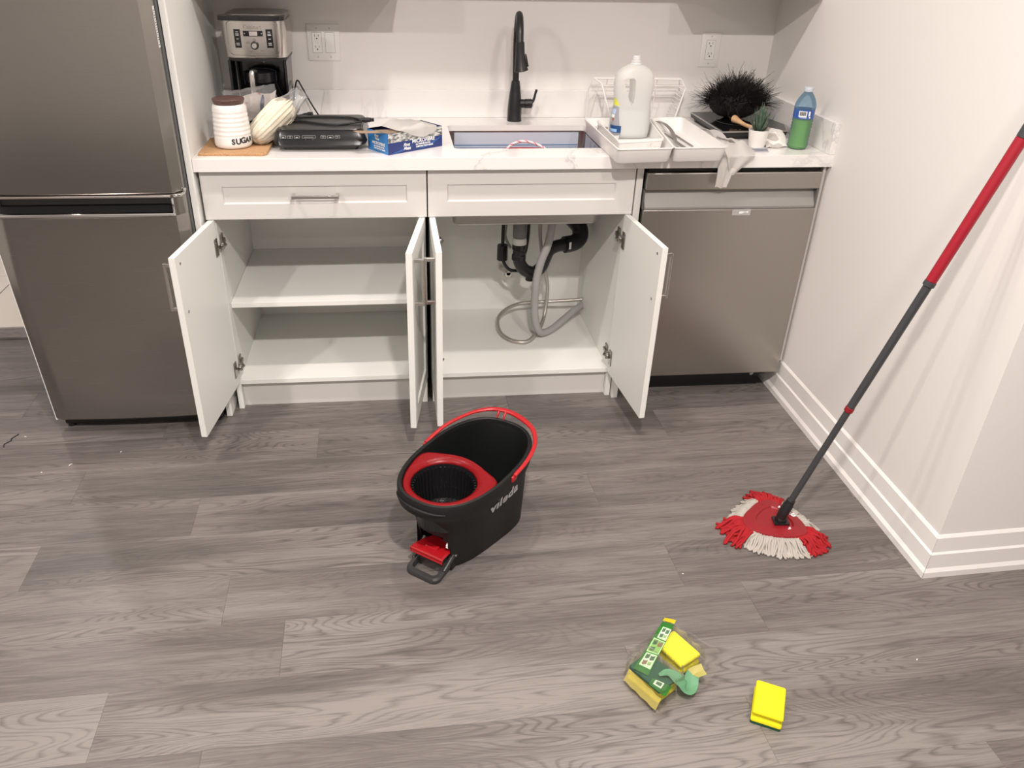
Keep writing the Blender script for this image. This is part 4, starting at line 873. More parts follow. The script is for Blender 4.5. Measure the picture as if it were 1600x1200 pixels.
# black feather duster: core, curling strands, wooden handle towards the viewer
t = thing('feather_duster', (1.87, .42, H + .032), 'fluffy black feather duster with light wooden handle lying on the hob', 'duster')
FE = mat('feather_black', (.012, .009, .008), .75); DC = V((1.868, .425, H + .085))
b = B(); bmesh.ops.create_icosphere(b, subdivisions=3, radius=1)
for v in b.verts: v.co = V((DC.x + v.co.x * .098, DC.y + v.co.y * .075, max(DC.z + v.co.z * .052, H + .033))) + V((nz(v.co, 3), nz(v.co, 3, 5), nz(v.co, 3, 9))) * .012
for v in b.verts: v.co.z = max(v.co.z, H + .0325)
obj('core', b, FE, t, True, smooth=180)
b = B()
for i in range(3000):
    a = rnd.uniform(0, 2 * math.pi); el = math.asin(rnd.uniform(-.12, 1)); d = V((math.cos(a) * math.cos(el), math.sin(a) * math.cos(el), math.sin(el)))
    if d.y > .85 and rnd.random() < .6: continue
    p = DC + V((d.x * .085, d.y * .065, d.z * .045)) * rnd.uniform(.75, 1.15); L_ = rnd.uniform(.030, .066) * (1.25 if rnd.random() < .12 else 1); dr = (d + V((rnd.uniform(-.4, .4), rnd.uniform(-.4, .4), rnd.uniform(-.15, .4)))).normalized()
    cu = V((rnd.uniform(-1, 1), rnd.uniform(-1, 1), rnd.uniform(-1, .6))) * rnd.uniform(.5, 1.7); sd = dr.cross(V((rnd.random(), rnd.random(), 1))).normalized(); w = rnd.uniform(.0010, .0022); prev = None
    for k in range(6):
        u = k / 5; q = p + dr * (L_ * u) + cu * (L_ * u * u * .45) + sd * .002 * math.sin(9 * u + i); q.z = max(q.z, H + .0325)
        if q.y > YB - .024: q.y = YB - .024
        if q.x > xw(q.y) - .024: q.x = xw(q.y) - .024
        s_ = sd * w * (1 - .75 * u); cur = (b.verts.new(q - s_), b.verts.new(q + s_))
        if prev: b.faces.new((prev[0], prev[1], cur[1], cur[0]))
        prev = cur
bm_ = b; me = bpy.data.meshes.new('feathers'); bm_.to_mesh(me); bm_.free(); me.materials.append(FE); o = link(bpy.data.objects.new('feathers', me)); o.parent = t; me.transform(MW[t].inverted()); o['kind'] = 'stuff'
WOOD = add_noise_col(mat('pale_wood', (.6, .4, .22), .45), (.50, .30, .15), (.66, .44, .26), (30, 30, 200), 3)
b = B(); tube(b, spline([(1.815, .295, H + .054), (1.818, .288, H + .053), (1.826, .262, H + .049), (1.838, .232, H + .043), (1.850, .200, H + .041), (1.862, .165, H + .040), (1.864, .160, H + .040)], 5), [.006, .009, .011, .0125, .013, .0132, .013, .012, .011, .0098, .0088, .008, .0074, .007, .0068, .0066, .0066, .0068, .007, .0074, .008, .0086, .009, .0094, .0097, .010, .010, .0098, .0094, .008, .004], 16, True); obj('handle', b, WOOD, t, True, smooth=60)

# small potted succulent
PC = V((1.826, .090, H + .0006))
t = thing('potted_succulent', PC, 'small spiky green plant in a white pot at the counter front', 'plant')
b = B(); lathe(b, [(.0235, 0), (.0255, .001), (.0265, .004), (.0330, .054), (.0335, .057), (.0315, .057), (.0300, .048), (.001, .046)], PC, 40); obj('pot', b, mat('pot_white', (.82, .79, .755), .45), t, True, smooth=40)
b = B(); lathe(b, [(.0295, .0475), (.018, .051), (.001, .052)], PC, 24, False, True); obj('soil', b, mat('soil', (.05, .035, .025), .9), t, True)
LEAF = add_noise_col(mat('aloe_leaf', (.06, .10, .07), .5), (.035, .070, .048), (.10, .15, .10), (90, 90, 90), 2)
for i in range(26):
    a = i * 2.39996; u = i / 25; tilt = .10 + .75 * (1 - u) ** .8 + rnd.uniform(-.08, .08); L_ = .052 + .038 * u + rnd.uniform(-.004, .004)
    if i % 5 == 0: L_ += .008
    base = PC + V((math.cos(a) * .011 * (1 - u), math.sin(a) * .011 * (1 - u), .050)); h = V((math.cos(a), math.sin(a), 0)); sd = V((-h.y, h.x, 0)); rings = []
    for k in range(6):
        s = k / 5; ti = tilt * (1 - .35 * s); p = base + h * (L_ * s * math.sin(ti)) + V((0, 0, L_ * s * math.cos(ti))); w = .0070 * (1 - s) ** .7 * (1 if s > .05 else .8) + .0002; n_ = (h * math.cos(ti) - V((0, 0, math.sin(ti))))
        rings.append([p + sd * w, p + n_ * w * .45, p - sd * w, p - n_ * w * .15])
    b = B(); loft(b, rings); obj('leaf', b, LEAF, t, True, smooth=50)

# crumpled clear bag with printed wrapper beside the plant
t = thing('plastic_bag', (1.885, .115, H), 'crumpled clear plastic bag between the potted plant and the green bottle', 'bag')
b = B(); bag(b, (1.850, .070, H + .003), (1.928, .072, H + .003), (1.938, .155, H + .045), (1.848, .160, H + .045), .022, 26, .007, 36, 2.2)
for v in b.verts: v.co.z = max(v.co.z, H + .001)
obj('bag_film', b, film_mat('milky_bag', (.93, .92, .90), .42, .18, (.85, .82, .78)), t, True, smooth=40)
b = B(); grid(b, lambda u, v: V((1.850 + .085 * u, .165 + .055 * v - .018 * u, H + .048 + .008 * v - .022 * u * u + .004 * math.sin(7 * u))), 14, 8); crumple(b, .004, 60, 4); bmesh.ops.solidify(b, geom=b.faces[:], thickness=.001)
pw = obj('wrapper', b, mat('wrapper_pink', (.70, .56, .50), .5), t, True, smooth=40)
b = B()
for k in range(5): grid(b, lambda u, v, k=k: V((1.862 + .052 * u, .1655 + .010 * k + .003 * v - .014 * u, H + .0525 + .0015 * k - .020 * (u * .8) ** 2 + .003 * math.sin(6 * u))), 8, 1)
obj('print', b, mat('wrapper_red', (.42, .16, .13), .5), pw, True)

# water bottle refilled with green cleaner
WB = V((1.962, .073, H + .0006))
t = thing('water_bottle', WB, 'clear blue-tinted plastic bottle half filled with green liquid, blue barcode label, at the counter end', 'bottle')
wp = [(r * .93, z * .955) for r, z in [(.024, .0), (.031, .002), (.0345, .008)] + [(.0345 + .0011 * math.cos(k * math.pi), .012 + .0052 * k) for k in range(17)] + [(.0350, .103), (.0350, .133), (.0365, .137), (.0365, .141), (.0345, .152), (.029, .166), (.0215, .178), (.0155, .186), (.0130, .189), (.0130, .1925)]]
b = B(); lathe(b, wp, WB, 48); obj('shell', b, film_mat('pet_blue', (.62, .76, .86), .14, .06, (.35, .50, .62)), t, True, smooth=60)
b = B(); lathe(b, [(r - .0016, z + (.002 if k == 0 else 0)) for k, (r, z) in enumerate(wp[:19])] + [(.0300, .0945)], WB, 40); lm = mat('green_cleaner', (.46, .74, .06), .15); N, L, bs = nodes(lm); bs.inputs['Transmission Weight'].default_value = .12; bs.inputs['IOR'].default_value = 1.2
obj('liquid', b, lm, t, True, smooth=60)
b = B(); lathe(b, [(.0331, .0995), (.0331, .1275)], WB, 48, False, False); lb = obj('label', b, mat('label_royal', (.035, .10, .36), .3), t, True, smooth=60)
def onb(bm, a, z, r=.0335):
    for v in bm.verts: aa = a + v.co.x / r; v.co = V((WB.x + r * math.cos(aa), WB.y + r * math.sin(aa), WB.z + z + v.co.y))
    return bm
A0 = R(-115)
obj('print', onb(sub_flat(.026, .0185, 0, 0, 10), A0 - .12, .1145), PRINTW, lb, True)
b = B()
for k in range(13): join_bm(b, sub_flat(.0006 + .0005 * (k * 7 % 3), .0125, -.0100 + .00165 * k, .0005, 1))
obj('barcode', onb(b, A0 - .12, .1150, .0338), INK, lb, True)
obj('print', onb(sub_flat(.006, .0150, 0, 0, 4), A0 + .52, .1160), PRINTW, lb, True); obj('print', onb(sub_flat(.024, .0024, 0, 0, 10), A0 - .05, .1030), mat('label_pale', (.40, .48, .75), .4), lb, True); obj('print', onb(sub_flat(.006, .005, 0, 0, 4), A0 + .60, .1045), PRINTW, lb, True)
b = B(); lathe(b, [(.0142, .1810), (.0144, .1825), (.0144, .1935), (.0134, .1948), (.001, .195)], WB, 36); obj('cap', b, mat('cap_grey', (.50, .54, .60), .4), t, True, smooth=40)

# white cloth draped over the tray's right rim and down the counter front
t = thing('dish_cloth', (1.69, -.03, H), 'thin white cloth draped over the tray rim, hanging in front of the dishwasher', 'cloth')
def c1(u, v):
    # v: 0 in the tray/back, 1 hanging end
    x = 1.640 + .055 * u + .018 * math.sin(2.2 * v) ; pth = v * .42
    if pth < .20: y = .150 - pth * .95; z = H + .020 + .036 * math.sin(math.pi * min(1, (pth + .05) / .23)) - .030 * u * (pth / .2)
    elif pth < .235: s = (pth - .20) / .035; y = -.040 - .004 * s; z = H + .020 - .030 * u + -.012 * s - .010
    else: s = (pth - .235); y = -.045 - .002 * math.sin(20 * s); z = H - .002 - .030 * u * (1 - s / .2) - s * .52
    x += (-.012 if pth > .24 else 0) * min(1, (pth - .24) * 20); x = x if pth < .24 else 1.664 + (x - 1.664) * (1 - .30 * min(1, (pth - .24) * 6))
    return V((x, y + .004 * math.sin(u * 11) * (1 if pth < .2 else .6), z + .002 * math.sin(u * 9 + 6 * v)))
b = B(); grid(b, c1, 20, 50, thick=.0016); obj('hanging_fold', b, CLOTH, t, True, smooth=60)
def c2(u, v):
    tip = V((1.700, -.041, H - .058)); a = V((1.652, -.048, H + .036)).lerp(V((1.795, .045, H + .006)), u)
    a += V((0, 0, .020 * math.sin(math.pi * u) * (1 - v) + .004 * math.sin(13 * u) * (1 - v)))
    m_ = V((1.668, -.050, H + .004)).lerp(V((1.765, -.045, H + .003)), u)
    p = a.lerp(m_, min(1, v * 2)) if v < .5 else m_.lerp(tip + V((.016 * (u - .5), 0, 0)), (v - .5) * 2)
    return p + V((0, -.0035 - .003 * math.sin(u * 8 + 3 * v), 0))
b = B(); grid(b, c2, 22, 22, thick=.0014); obj('corner_fold', b, CLOTH, t, True, smooth=60)
def c3(u, v):
    p = V((1.655, .020, H + .050)).lerp(V((1.800, .060, H + .004)), u).lerp(V((1.690, .150, H + .008)).lerp(V((1.790, .120, H + .004)), u), v)
    return p + V((0, 0, .012 * math.sin(math.pi * u) * math.sin(math.pi * v) + .008 * max(0, nz(p, 40)) ))
b = B(); grid(b, c3, 24, 20, thick=.0014); obj('lying_fold', b, CLOTH, t, True, smooth=60)
b = B(); grid(b, lambda u, v: V((1.735 + .105 * u, .010 + .030 * v + .004 * u, H + .0015 + .0035 * v + .004 * u * v)), 10, 3, thick=.0012); o = obj('paper_slip', b, mat('paper_bluish', (.74, .74, .80), .6)); tag(origin_to(o, (1.79, .02, H)), 'flat folded paper slip lying at the counter edge before the plant pot', 'paper')
b = B(); box(b, .0, .055, -.003, .003, 0, .0006); b.transform(Matrix.Translation(V((1.782, .022, H + .0085)))); o2 = obj('printed_strip', b, mat('strip_dark', (.10, .10, .15), .5)); o2.parent = o; o2.data.transform(MW[o].inverted())

# ---------------------------------------------------------------- mop bucket (local x runs from the pedal end to the far end)
BK = V((.764, -.758, 0)); BROT = math.atan2(.789, .615)
t = thing('mop_bucket', BK, 'dark grey oval mop bucket with red wringer insert, red bail handle and foot pedal', 'bucket', rot=BROT)
def brow(z):
    """outline of the tub at height z"""
    u = min(z / .232, 1); near = .130 + .020 * min(z / .12, 1) + .045 * max(0, (z - .12) / .112) ** 1.3; far = .210 + .018 * u
    a = (near + far) / 2; ox = (far - near) / 2; c = .122 + .009 * u; n = 3.3 - .7 * u; tp = .44 - .42 * u
    return se(a, c, n, 96, ox, -.004 * u, z, tp)
def fit(ring, k):   # enlarge outline outward by k
    c = V((sum(p.x for p in ring) / len(ring), 0, 0)); out = []
    n = len(ring)
    for i, p in enumerate(ring):
        d = ring[(i + 1) % n] - ring[i - 1]; nn = V((d.y, -d.x, 0)).normalized(); out.append(p + nn * k)
    return out
b = B(); zs = [0, .003, .02, .04, .06, .08, .095, .106, .114, .120, .14, .18, .214]
rings = [fit(brow(z), -.004 if z == 0 else 0) for z in zs]
top = se(.2330, .1410, 2.45, 96, .0140, -.0060, 0)
lip = lambda k, z: [V((p.x, p.y, z)) for p in fit(top, k)]
rings += [lip(-.010, .222), lip(-.001, .228), lip(.001, .240), lip(.001, .268), lip(-.002, .2745), lip(-.008, .276), lip(-.0115, .273), lip(-.013, .262)]
inn = [fit(brow(z), -.009) for z in (.21, .14, .08, .02)]
rs = loft(b, rings, True, False)
# pedal cavity: open the lower front wall
N_ = 96; kill = []
for f in b.faces:
    c = f.calc_center_median()
    if c.x < -.085 and -.046 < c.y < .058 and .003 < c.z < .108 and abs(f.normal.z) < .7: kill.append(f)
    elif c.x < -.085 and -.036 < c.y < .048 and .108 < c.z < .119 and abs(f.normal.z) < .7: kill.append(f)
bmesh.ops.delete(b, geom=kill, context='FACES')
bmesh.ops.solidify(b, geom=b.faces[:], thickness=.003)
obj('tub', b, BKT, t, smooth=40)
b = B(); loft(b, [lip(-.0131, .262)] + [fit(brow(z), -.0100) for z in (.20, .135, .08, .03)] + [fit(brow(.024), -.02)], False, True); bmesh.ops.delete(b, geom=[f for f in b.faces if f.calc_center_median().x < -.06 and abs(f.calc_center_median().y) < .062 and f.calc_center_median().z < .135 and abs(f.normal.z) < .7], context='FACES'); obj('tub_lining', b, BKTIN, t, smooth=50)
b = B(); loft(b, [[V((x, y, z)) for y, z in ((-.052, .002), (.062, .002), (.062, .124), (-.052, .124))] for x in (-.133, -.020)], False, True); bmesh.ops.delete(b, geom=[f for f in b.faces if False], context='FACES'); obj('pedal_housing', b, mat('cavity_shade', (.003, .003, .003), .8), t)  # near-black colour stands for the deep shade inside the cavity
# grip groove in the collar at the pedal end
b = B(); gp = [p for p in fit(top, .0022) if p.x < -.13 and abs(p.y) < .085]; gp.sort(key=lambda p: p.y)
tube(b, [V((p.x, p.y, .252)) for p in gp], [.002 + .004 * math.sin(math.pi * i / (len(gp) - 1)) for i in range(len(gp))], 8, True, 1.0); obj('collar_grip', b, BKT, t, smooth=60)
# ridge on the inner far wall and floor boss
b = B(); tube(b, [V((.075 + .085 * math.cos(R(a)), .085 * math.sin(R(a)), .030)) for a in range(-120, 121, 10)], .005, 8); obj('floor_ridge', b, BKT, t, smooth=60)
b = B(); lathe(b, [(.030, .0255), (.026, .034), (.020, .038), (.001, .039)], (.165, .010, .0), 24); obj('floor_boss', b, BKT, t, smooth=60)
# red wringer insert over the near half
HCX, HCY, HR = -.095, -.003, .0885
inner = fit(top, -.0135); n = 72
def outer_at(a):
    d = V((math.cos(a), math.sin(a), 0)); lo, hi = 0, .4
    def inside(p):
        x, y = p.x, p.y; e = (abs((x - .014) / .2195) ** 2.45 + abs((y + .006) / .1275) ** 2.45) < 1
        back = .004 + .012 * math.cos(y / .12 * math.pi) - .010 * (abs(y) / .12) ** 4
        return e and x < back
    for _ in range(40):
        m_ = (lo + hi) / 2
        if inside(V((HCX, HCY, 0)) + d * m_): lo = m_
        else: hi = m_
    return lo
outs = [outer_at(2 * math.pi * i / n) for i in range(n)]
for _ in range(2): outs = [(outs[i - 1] + 2 * outs[i] + outs[(i + 1) % n]) / 4 for i in range(n)]
def wr(fr, dz, ex=0.0):
    r_ = []
    for i in range(n):
        a = 2 * math.pi * i / n; o_ = outs[i] + ex; rad = HR + (o_ - HR) * fr; x = HCX + math.cos(a) * rad
        lift = .006 * max(0, math.cos(a)) * fr; r_.append(V((x, HCY + math.sin(a) * rad, .262 + dz + lift)))
    return r_
b = B(); loft(b, [wr(0, -.030, 0), wr(0, -.004), wr(.04, .000), wr(.35, .004), wr(.75, .0065), wr(.94, .0050), wr(1, .001), wr(1, -.022)], False, False); bmesh.ops.solidify(b, geom=b.faces[:], thickness=.002); wi = obj('wringer_insert', b, RED, t, smooth=60)
BB = mat('basket_black', (.010, .010, .011), .25)
b = B(); lathe(b, [(HR - .001, .258), (HR - .003, .250), (.080, .19), (.076, .150), (.060, .146), (.020, .149), (.014, .158), (.010, .166), (.004, .168), (.001, .168)], (HCX, HCY, 0), 48, False, True); bk_ = obj('basket', b, BB, t, smooth=40)
for k in range(44):
    a = 2 * math.pi * k / 44; b = B(); M = Matrix.Translation(V((HCX, HCY, 0))) @ Matrix.Rotation(a, 4, 'Z')
    if k == 0:
        box(b, .0745, .0770, -.0015, .0015, .152, .19); loft(b, [[V((.0745, -.0015, .150)), V((.0745, .0015, .150)), V((.0765, .0015, .150)), V((.0765, -.0015, .150))], [V((HR - .0075, -.0015, .250)), V((HR - .0075, .0015, .250)), V((HR - .0035, .0015, .250)), V((HR - .0035, -.0015, .250))]])
        ro = obj('rib', b, BB, bk_); continue
    b.free(); ro2 = link(ro.copy()); ro2.parent = bk_; ro2.matrix_basis = Matrix.Translation(V((HCX, HCY, 0))) @ Matrix.Rotation(a, 4, 'Z')
ro.matrix_basis = Matrix.Translation(V((HCX, HCY, 0)))
for k in range(40):
    a = 2 * math.pi * k / 40; m_ = Matrix.Translation(V((HCX + .066 * math.cos(a), HCY + .066 * math.sin(a), .1475)))
    if k == 0:
        b = B(); box(b, -.006, .006, -.0024, .0024, 0, .004, .001); so = obj('drain_stud', b, BB, bk_)
    else: so = link(so0.copy()); so.parent = bk_
    if k == 0: so0 = so
    so.matrix_basis = m_ @ Matrix.Rotation(a, 4, 'Z')
# bail handle laid over the far rim
b = B(); hp = [(.021, .1390, .270), (.062, .1360, .278), (.106, .128, .287), (.161, .110, .293), (.210, .086, .296), (.243, .052, .298), (.254, .012, .299), (.250, -.028, .298), (.232, -.073, .297), (.208, -.106, .295), (.167, -.134, .291), (.125, -.1475, .286), (.075, -.1530, .278), (.024, -.1500, .268)]
hs = spline(hp, 6); tube(b, hs, [.0062 + .0028 * math.sin(math.pi * min(max((i / len(hs) - .25) * 2, 0), 1)) for i in range(len(hs))], 12, True, .62); bh = obj('bail_handle', b, REDD if False else RED, t, smooth=60)
for pz in ((.024, .1370, .264), (.026, -.1480, .262)):
    b = B(); s = 1 if pz[1] > 0 else -1; box(b, pz[0] - .014, pz[0] + .012, pz[1] - .005, pz[1] + .006, pz[2] - .011, pz[2] + .007, .004, 2); obj('pivot_lug', b, RED, bh, smooth=40)
for y in (.010, .032):
    b = B(); tube(b, [(.249, y, .298), (.236, y - .002, .290), (.232, y - .002, .280)], [.004, .0035, .002], 8); obj('hook', b, RED, bh, smooth=60)
# pedal
PD = mat('pedal_grey', (.030, .030, .031), .38)
b = B(); R1 = [V((p.x, p.y, 0)) for p in rr(-.206, -.118, -.052, .056, .022, 0, 6)]; R2 = [V((p.x, p.y, 0)) for p in rr(-.190, -.145, -.036, .040, .012, 0, 6)]
def tilt(p, z): s = (p.x + .206) / .088; return V((p.x, p.y, z + .008 + .022 * max(s, 0) ** 1.5))
def shrink(Rr, k): c = V((-.164, .002, 0)); return [p + (c - p).normalized() * k for p in Rr]
loft(b, [[tilt(p, -.007) for p in R2], [tilt(p, -.007) for p in R1], [tilt(p, .004) for p in R1], [tilt(p, .009) for p in shrink(R1, .005)], [tilt(p, .009) for p in shrink(R2, -.003)], [tilt(p, .003) for p in R2], [tilt(p, -.007) for p in R2]], False, False); bmesh.ops.remove_doubles(b, verts=b.verts[:], dist=1e-6)
pdl = obj('pedal', b, PD, t, smooth=40)
for y in (-.049, .053):
    b = B(); tube(b, [(-.165, y, .022), (-.130, y, .040), (-.108, y, .060)], [.006, .008, .009], 10); obj('pedal_arm', b, PD, pdl, smooth=60)
b = B(); tube(b, [(-.120, -.0575, .050), (-.120, -.0600, .050)], .004, 12); obj('pin', b, NICKEL, pdl, smooth=30)
b = B(); loft(b, [[V((x, y * w, z + h)) for y, h in ((-.050, 0), (-.046, .004), (.050, .004), (.054, 0), (.054, -.003), (-.050, -.003))] for x, z, w in ((-.088, .050, .80), (-.120, .060, .92), (-.158, .069, 1.0), (-.172, .069, 1.02))]); fl = obj('lock_flap', b, RED, t, smooth=30)
b = B(); loft(b, [[V((x, y * 1.02, z)) for y, z in ((-.050, z0), (.054, z0), (.054, z0 - h_), (-.050, z0 - h_))] for x, z0, h_ in ((-.1722, .0705, .006), (-.1755, .067, .012), (-.1745, .060, .008))]); obj('flap_lip', b, RED, fl)
b = B(); box(b, -.155, -.138, -.018, .020, .0700, .0765, .002, 2); obj('flap_grip', b, RED, fl)
b = B(); q = [];
for k in range(24): rad = .013 if k % 2 else .0105; q.append(V((-.128 + rad * math.cos(k * math.pi / 12), -.044, .088 + rad * math.sin(k * math.pi / 12))))
loft(b, [q, [p + V((0, .005, 0)) for p in q]]); obj('gear', b, WHITEP, t)
# printed name on the long side
b = B()
for s_, sz, x0, up_ in (('vıleda', .0560, 0, 0),):
    tb = text_bm(s_, sz, .0022, 0, -.12, space=1.08)
    join_bm(b, tb)
vv = [V((p.x * 1.18, p.y * 1.12, 0)) for p in (V((-.0445, .026, 0)), V((-.0385, .018, 0)), V((-.033, .0195, 0)), V((-.0215, .040, 0)), V((-.027, .040, 0)), V((-.0365, .0262, 0)), V((-.040, .030, 0)))]
sh_ = [V((p.x + .003, p.y, 0)) for p in vv]; b.faces.new([b.verts.new(p) for p in sh_])
bmesh.ops.triangulate(b, faces=b.faces[:]); bmesh.ops.subdivide_edges(b, edges=[e for e in b.edges if e.calc_length() > .012], cuts=1)
def side_y(x, z):
    pts_ = brow(z); best = None
    for i, p in enumerate(pts_):
        q = pts_[(i + 1) % 96]
        if p.y < 0 and (p.x - x) * (q.x - x) <= 0 and abs(q.x - p.x) > 1e-9: return p.y + (q.y - p.y) * (x - p.x) / (q.x - p.x)
    return -.12
for v in b.verts:
    x = v.co.x * .98 + .026; z = .1830 + v.co.y * .86 + .000 * x; v.co = V((x, side_y(x, min(max(z, 0), .214)) - .0008, z))
obj('lettering', b, mat('logo_silver', (.55, .55, .55), .4), t)

# ---------------------------------------------------------------- spin mop standing against the right wall
MC = V((1.6976, -.8005, 0))
t = thing('spin_mop', MC, 'red triangular spin mop with red and cream strands, long handle leaning against the right wall', 'mop')
CREAM = bump_noise(mat('cream_yarn', (.41, .38, .34), .9), 900, .5); REDY = bump_noise(mat('red_yarn', (.34, .005, .010), .9), 900, .5)
A = [R(74), R(188), R(316)]
def prad(a, R0=.101, k=.024):
    m_ = min(abs((a - q + math.pi) % (2 * math.pi) - math.pi) for q in A); return R0 - k * math.sin(min(m_ / R(60), 1) * math.pi / 2) ** 1.3
PCN = V((1.690, -.790, 0))
def pl(f, z): return [V((PCN.x + prad(a) * f * math.cos(a), PCN.y + prad(a) * f * math.sin(a), z)) for a in [2 * math.pi * i / 90 for i in range(90)]]
b = B(); loft(b, [pl(.90, .018), pl(1.0, .022), pl(1.0, .029), pl(.96, .034), pl(.66, .0385), pl(.58, .0385), pl(.54, .0340), pl(.30, .0330)]); mp = obj('mop_plate', b, REDD, t, True, smooth=35)
b = text_bm('vileda', .026, .0006, 0, .25); b.transform(plane_M((PCN.x + .052, PCN.y + .030, .0385), (.52, -.80, -.03), (.85, .52, -.10))); obj('lettering', b, PRINTW, mp, True)
b = B(); [flat(b, w_, .003, x, y) for w_, x, y in ((.010, 0, 0), (.006, .004, .005))]; b.transform(plane_M((PCN.x + .024, PCN.y - .052, .0395), (.9, .2, 0), (-.2, .9, 0))); obj('print', b, PRINTW, mp, True)
b = B(); loft(b, [[V((PCN.x + .012 + x, PCN.y - .012 + y, z)) for x, y in ((-.022, -.016), (.022, -.020), (.028, .018), (-.016, .020))] for z in (.0335, .040)]); obj('socket', b, BLACK, mp, True)
def strand(bm, a, r0, r1, z0, seed, rad, loop=False):
    rr2 = random.Random(seed); da = rr2.uniform(-.10, .10); q = []
    for k in range(8):
        u = k / 7; aa = a + da * u + .04 * math.sin(5 * u + seed); r_ = r0 + (r1 - r0) * u; z = z0 + .013 * math.sin(math.pi * min(u * 1.4, 1)) - (z0 - rad) * u ** 1.6
        q.append(V((PCN.x + r_ * math.cos(aa), PCN.y + r_ * math.sin(aa), max(z, rad + .0003))))
    if loop:
        w_ = V((-math.sin(a), math.cos(a), 0)) * rad * 1.7; e = q[-1]; q = q + [e + w_ * .5 + (q[-1] - q[-2]) * .35, e + w_ + V((0, 0, .001))] + [p + w_ + V((0, 0, .001)) for p in q[-2::-2]]
    tube(bm, q, rad, 6)
def ang_near(a): return min(abs((a - q + math.pi) % (2 * math.pi) - math.pi) for q in A)
bc = B(); br = B(); sd_ = 0
for layer in range(4):
    for i in range(96):
        a = 2 * math.pi * (i + .25 * layer) / 96; sd_ += 1; m_ = ang_near(a); rv = random.Random(sd_)
        r0 = prad(a) * .93 - .004 * layer; z0 = .021 - .0035 * layer
        if m_ < R(20): strand(br, a, r0, r0 + rv.uniform(.052, .082) - .006 * layer, z0 + .004, sd_, .0040, i % 3 == 0)
        else: strand(bc, a, r0, r0 + rv.uniform(.040, .058) + (.012 if -1.2 > ((a + math.pi) % (2 * math.pi) - math.pi) > -2.6 else 0), z0, sd_, .0034, i % 2 == 0)
# a few twisted red curls
for k in range(42):
    a = A[k % 3] + rnd.uniform(-.36, .36); q = []; r0 = .082 + rnd.uniform(0, .02); L_ = rnd.uniform(.04, .062)
    for s in range(22):
        u = s / 21; r_ = r0 + L_ * u; q.append(V((PCN.x + r_ * math.cos(a) + .005 * math.sin(14 * u + k), PCN.y + r_ * math.sin(a) + .005 * math.cos(14 * u + k), max(.0045, .026 * (1 - u) + .012 * math.sin(math.pi * u) + .003 * math.sin(20 * u)))))
    tube(br, q, .0036, 6)
o = obj('cream_strands', bc, CREAM, t, True, smooth=180); o['kind'] = 'stuff'
o = obj('red_strands', br, REDY, t, True, smooth=180); o['kind'] = 'stuff'
P0 = V((1.7005, -.8015, .046)); PDIR = (V((2.0235, -.912, 1.395)) - V((1.6976, -.8005, .05))).normalized()
def pole(d0, d1, r0, r1, mt, nm, par=None, extra=()):
    b = B(); ds = [d0, d0 + .001] + [x[0] for x in extra] + [d1 - .001, d1]; rs_ = [r0 * .9, r0] + [x[1] for x in extra] + [r1, r1 * .9]
    tube(b, [P0 + PDIR * d for d in ds], rs_, 24); return obj(nm, b, mt, par or t, True, smooth=35)
b = B(); tube(b, [(P0.x - .012, P0.y - .006, .044), (P0.x + .014, P0.y - .002, .044)], .011, 14); obj('swivel_joint', b, BLACK, t, True, smooth=40)
PG = mat('pole_grey', (.045, .047, .050), .38)
pole(.000, .075, .0125, .0125, BLACK, 'socket_sleeve', None, ((.02, .0150), (.055, .0150), (.060, .0128)))
pole(.070, .405, .0090, .0090, PG, 'lower_tube')
pole(.398, .412, .0118, .0118, REDD, 'lock_ring')
pole(.412, .790, .0106, .0108, PG, 'upper_tube')
pole(.782, .795, .0142, .0142, PG, 'grip_collar')
pole(.795, 1.150, .0132, .0134, mat('grip_red', (.32, .008, .022), .4), 'red_grip')
pole(1.150, 1.392, .0138, .0145, PG, 'end_cap')

# ---------------------------------------------------------------- sponges and their torn packet
YS = mat('sponge_yellow', (.80, .70, .006), .85); bump_noise(YS, 900, .35, 3, .0012)
GS = mat('scour_green', (.006, .075, .035), .9); bump_noise(GS, 1500, .8, 3, .0015)
def sponge(cx_, cy_, ang, L_, W_, hh, label, flip=False, z0=0.0, slope=None):
    t = thing('sponge', (cx_, cy_, z0), label, 'sponge', None, ang)
    pad = .008
    def prof(z0_, z1_, groove):
        b = B(); rings = []
        N1 = [(-.5, 0), (-.5, 1)]
        zs_ = [0, .04, .25, .38, .52, .68, .80, .92, 1] if groove else [0, 1]; ins = [.0, 0, 0, .0045, .0055, .0005, 0, .0015, .005] if groove else [0, 0]
        for z, i_ in zip(zs_, ins): rings.append([V((p.x, p.y, z0_ + (z1_ - z0_) * z)) for p in rr(-L_ / 2 + i_, L_ / 2 - i_, -W_ / 2 + i_, W_ / 2 - i_, .004, 0, 3)])
        loft(b, rings); return b
    if not flip:
        o1 = obj('foam', prof(pad + .0002, hh, True), YS, t, smooth=70); o2 = obj('scouring_pad', prof(.0003, pad, False), GS, t, smooth=40)
    else:
        b = prof(pad + .0002, hh, True)
        for v in b.verts: v.co.z = hh - v.co.z + .0003
        o1 = obj('foam', b, YS, t, smooth=70); o2 = obj('scouring_pad', prof(hh - pad + .0005, hh, False), GS, t, smooth=40)
    if slope:
        for o in (o1, o2): o.data.transform(Matrix.Rotation(slope[1], 4, slope[0]))
    return t
sponge(1.4080, -1.4090, R(62), .094, .066, .042, 'loose yellow sponge with green scouring pad, alone on the floor right of the packet')
sponge(1.2450, -1.2480, R(-62), .090, .068, .045, 'yellow sponge, yellow side up, sticking out of the torn green packet')
sponge(1.1660, -1.3150, R(-57), .094, .068, .045, 'sponge with its dark green scouring side up inside the torn packet', True)
t = thing('sponge_packet', (1.19, -1.29, 0), 'torn clear sponge packet with green printed band lying on the floor', 'packet')
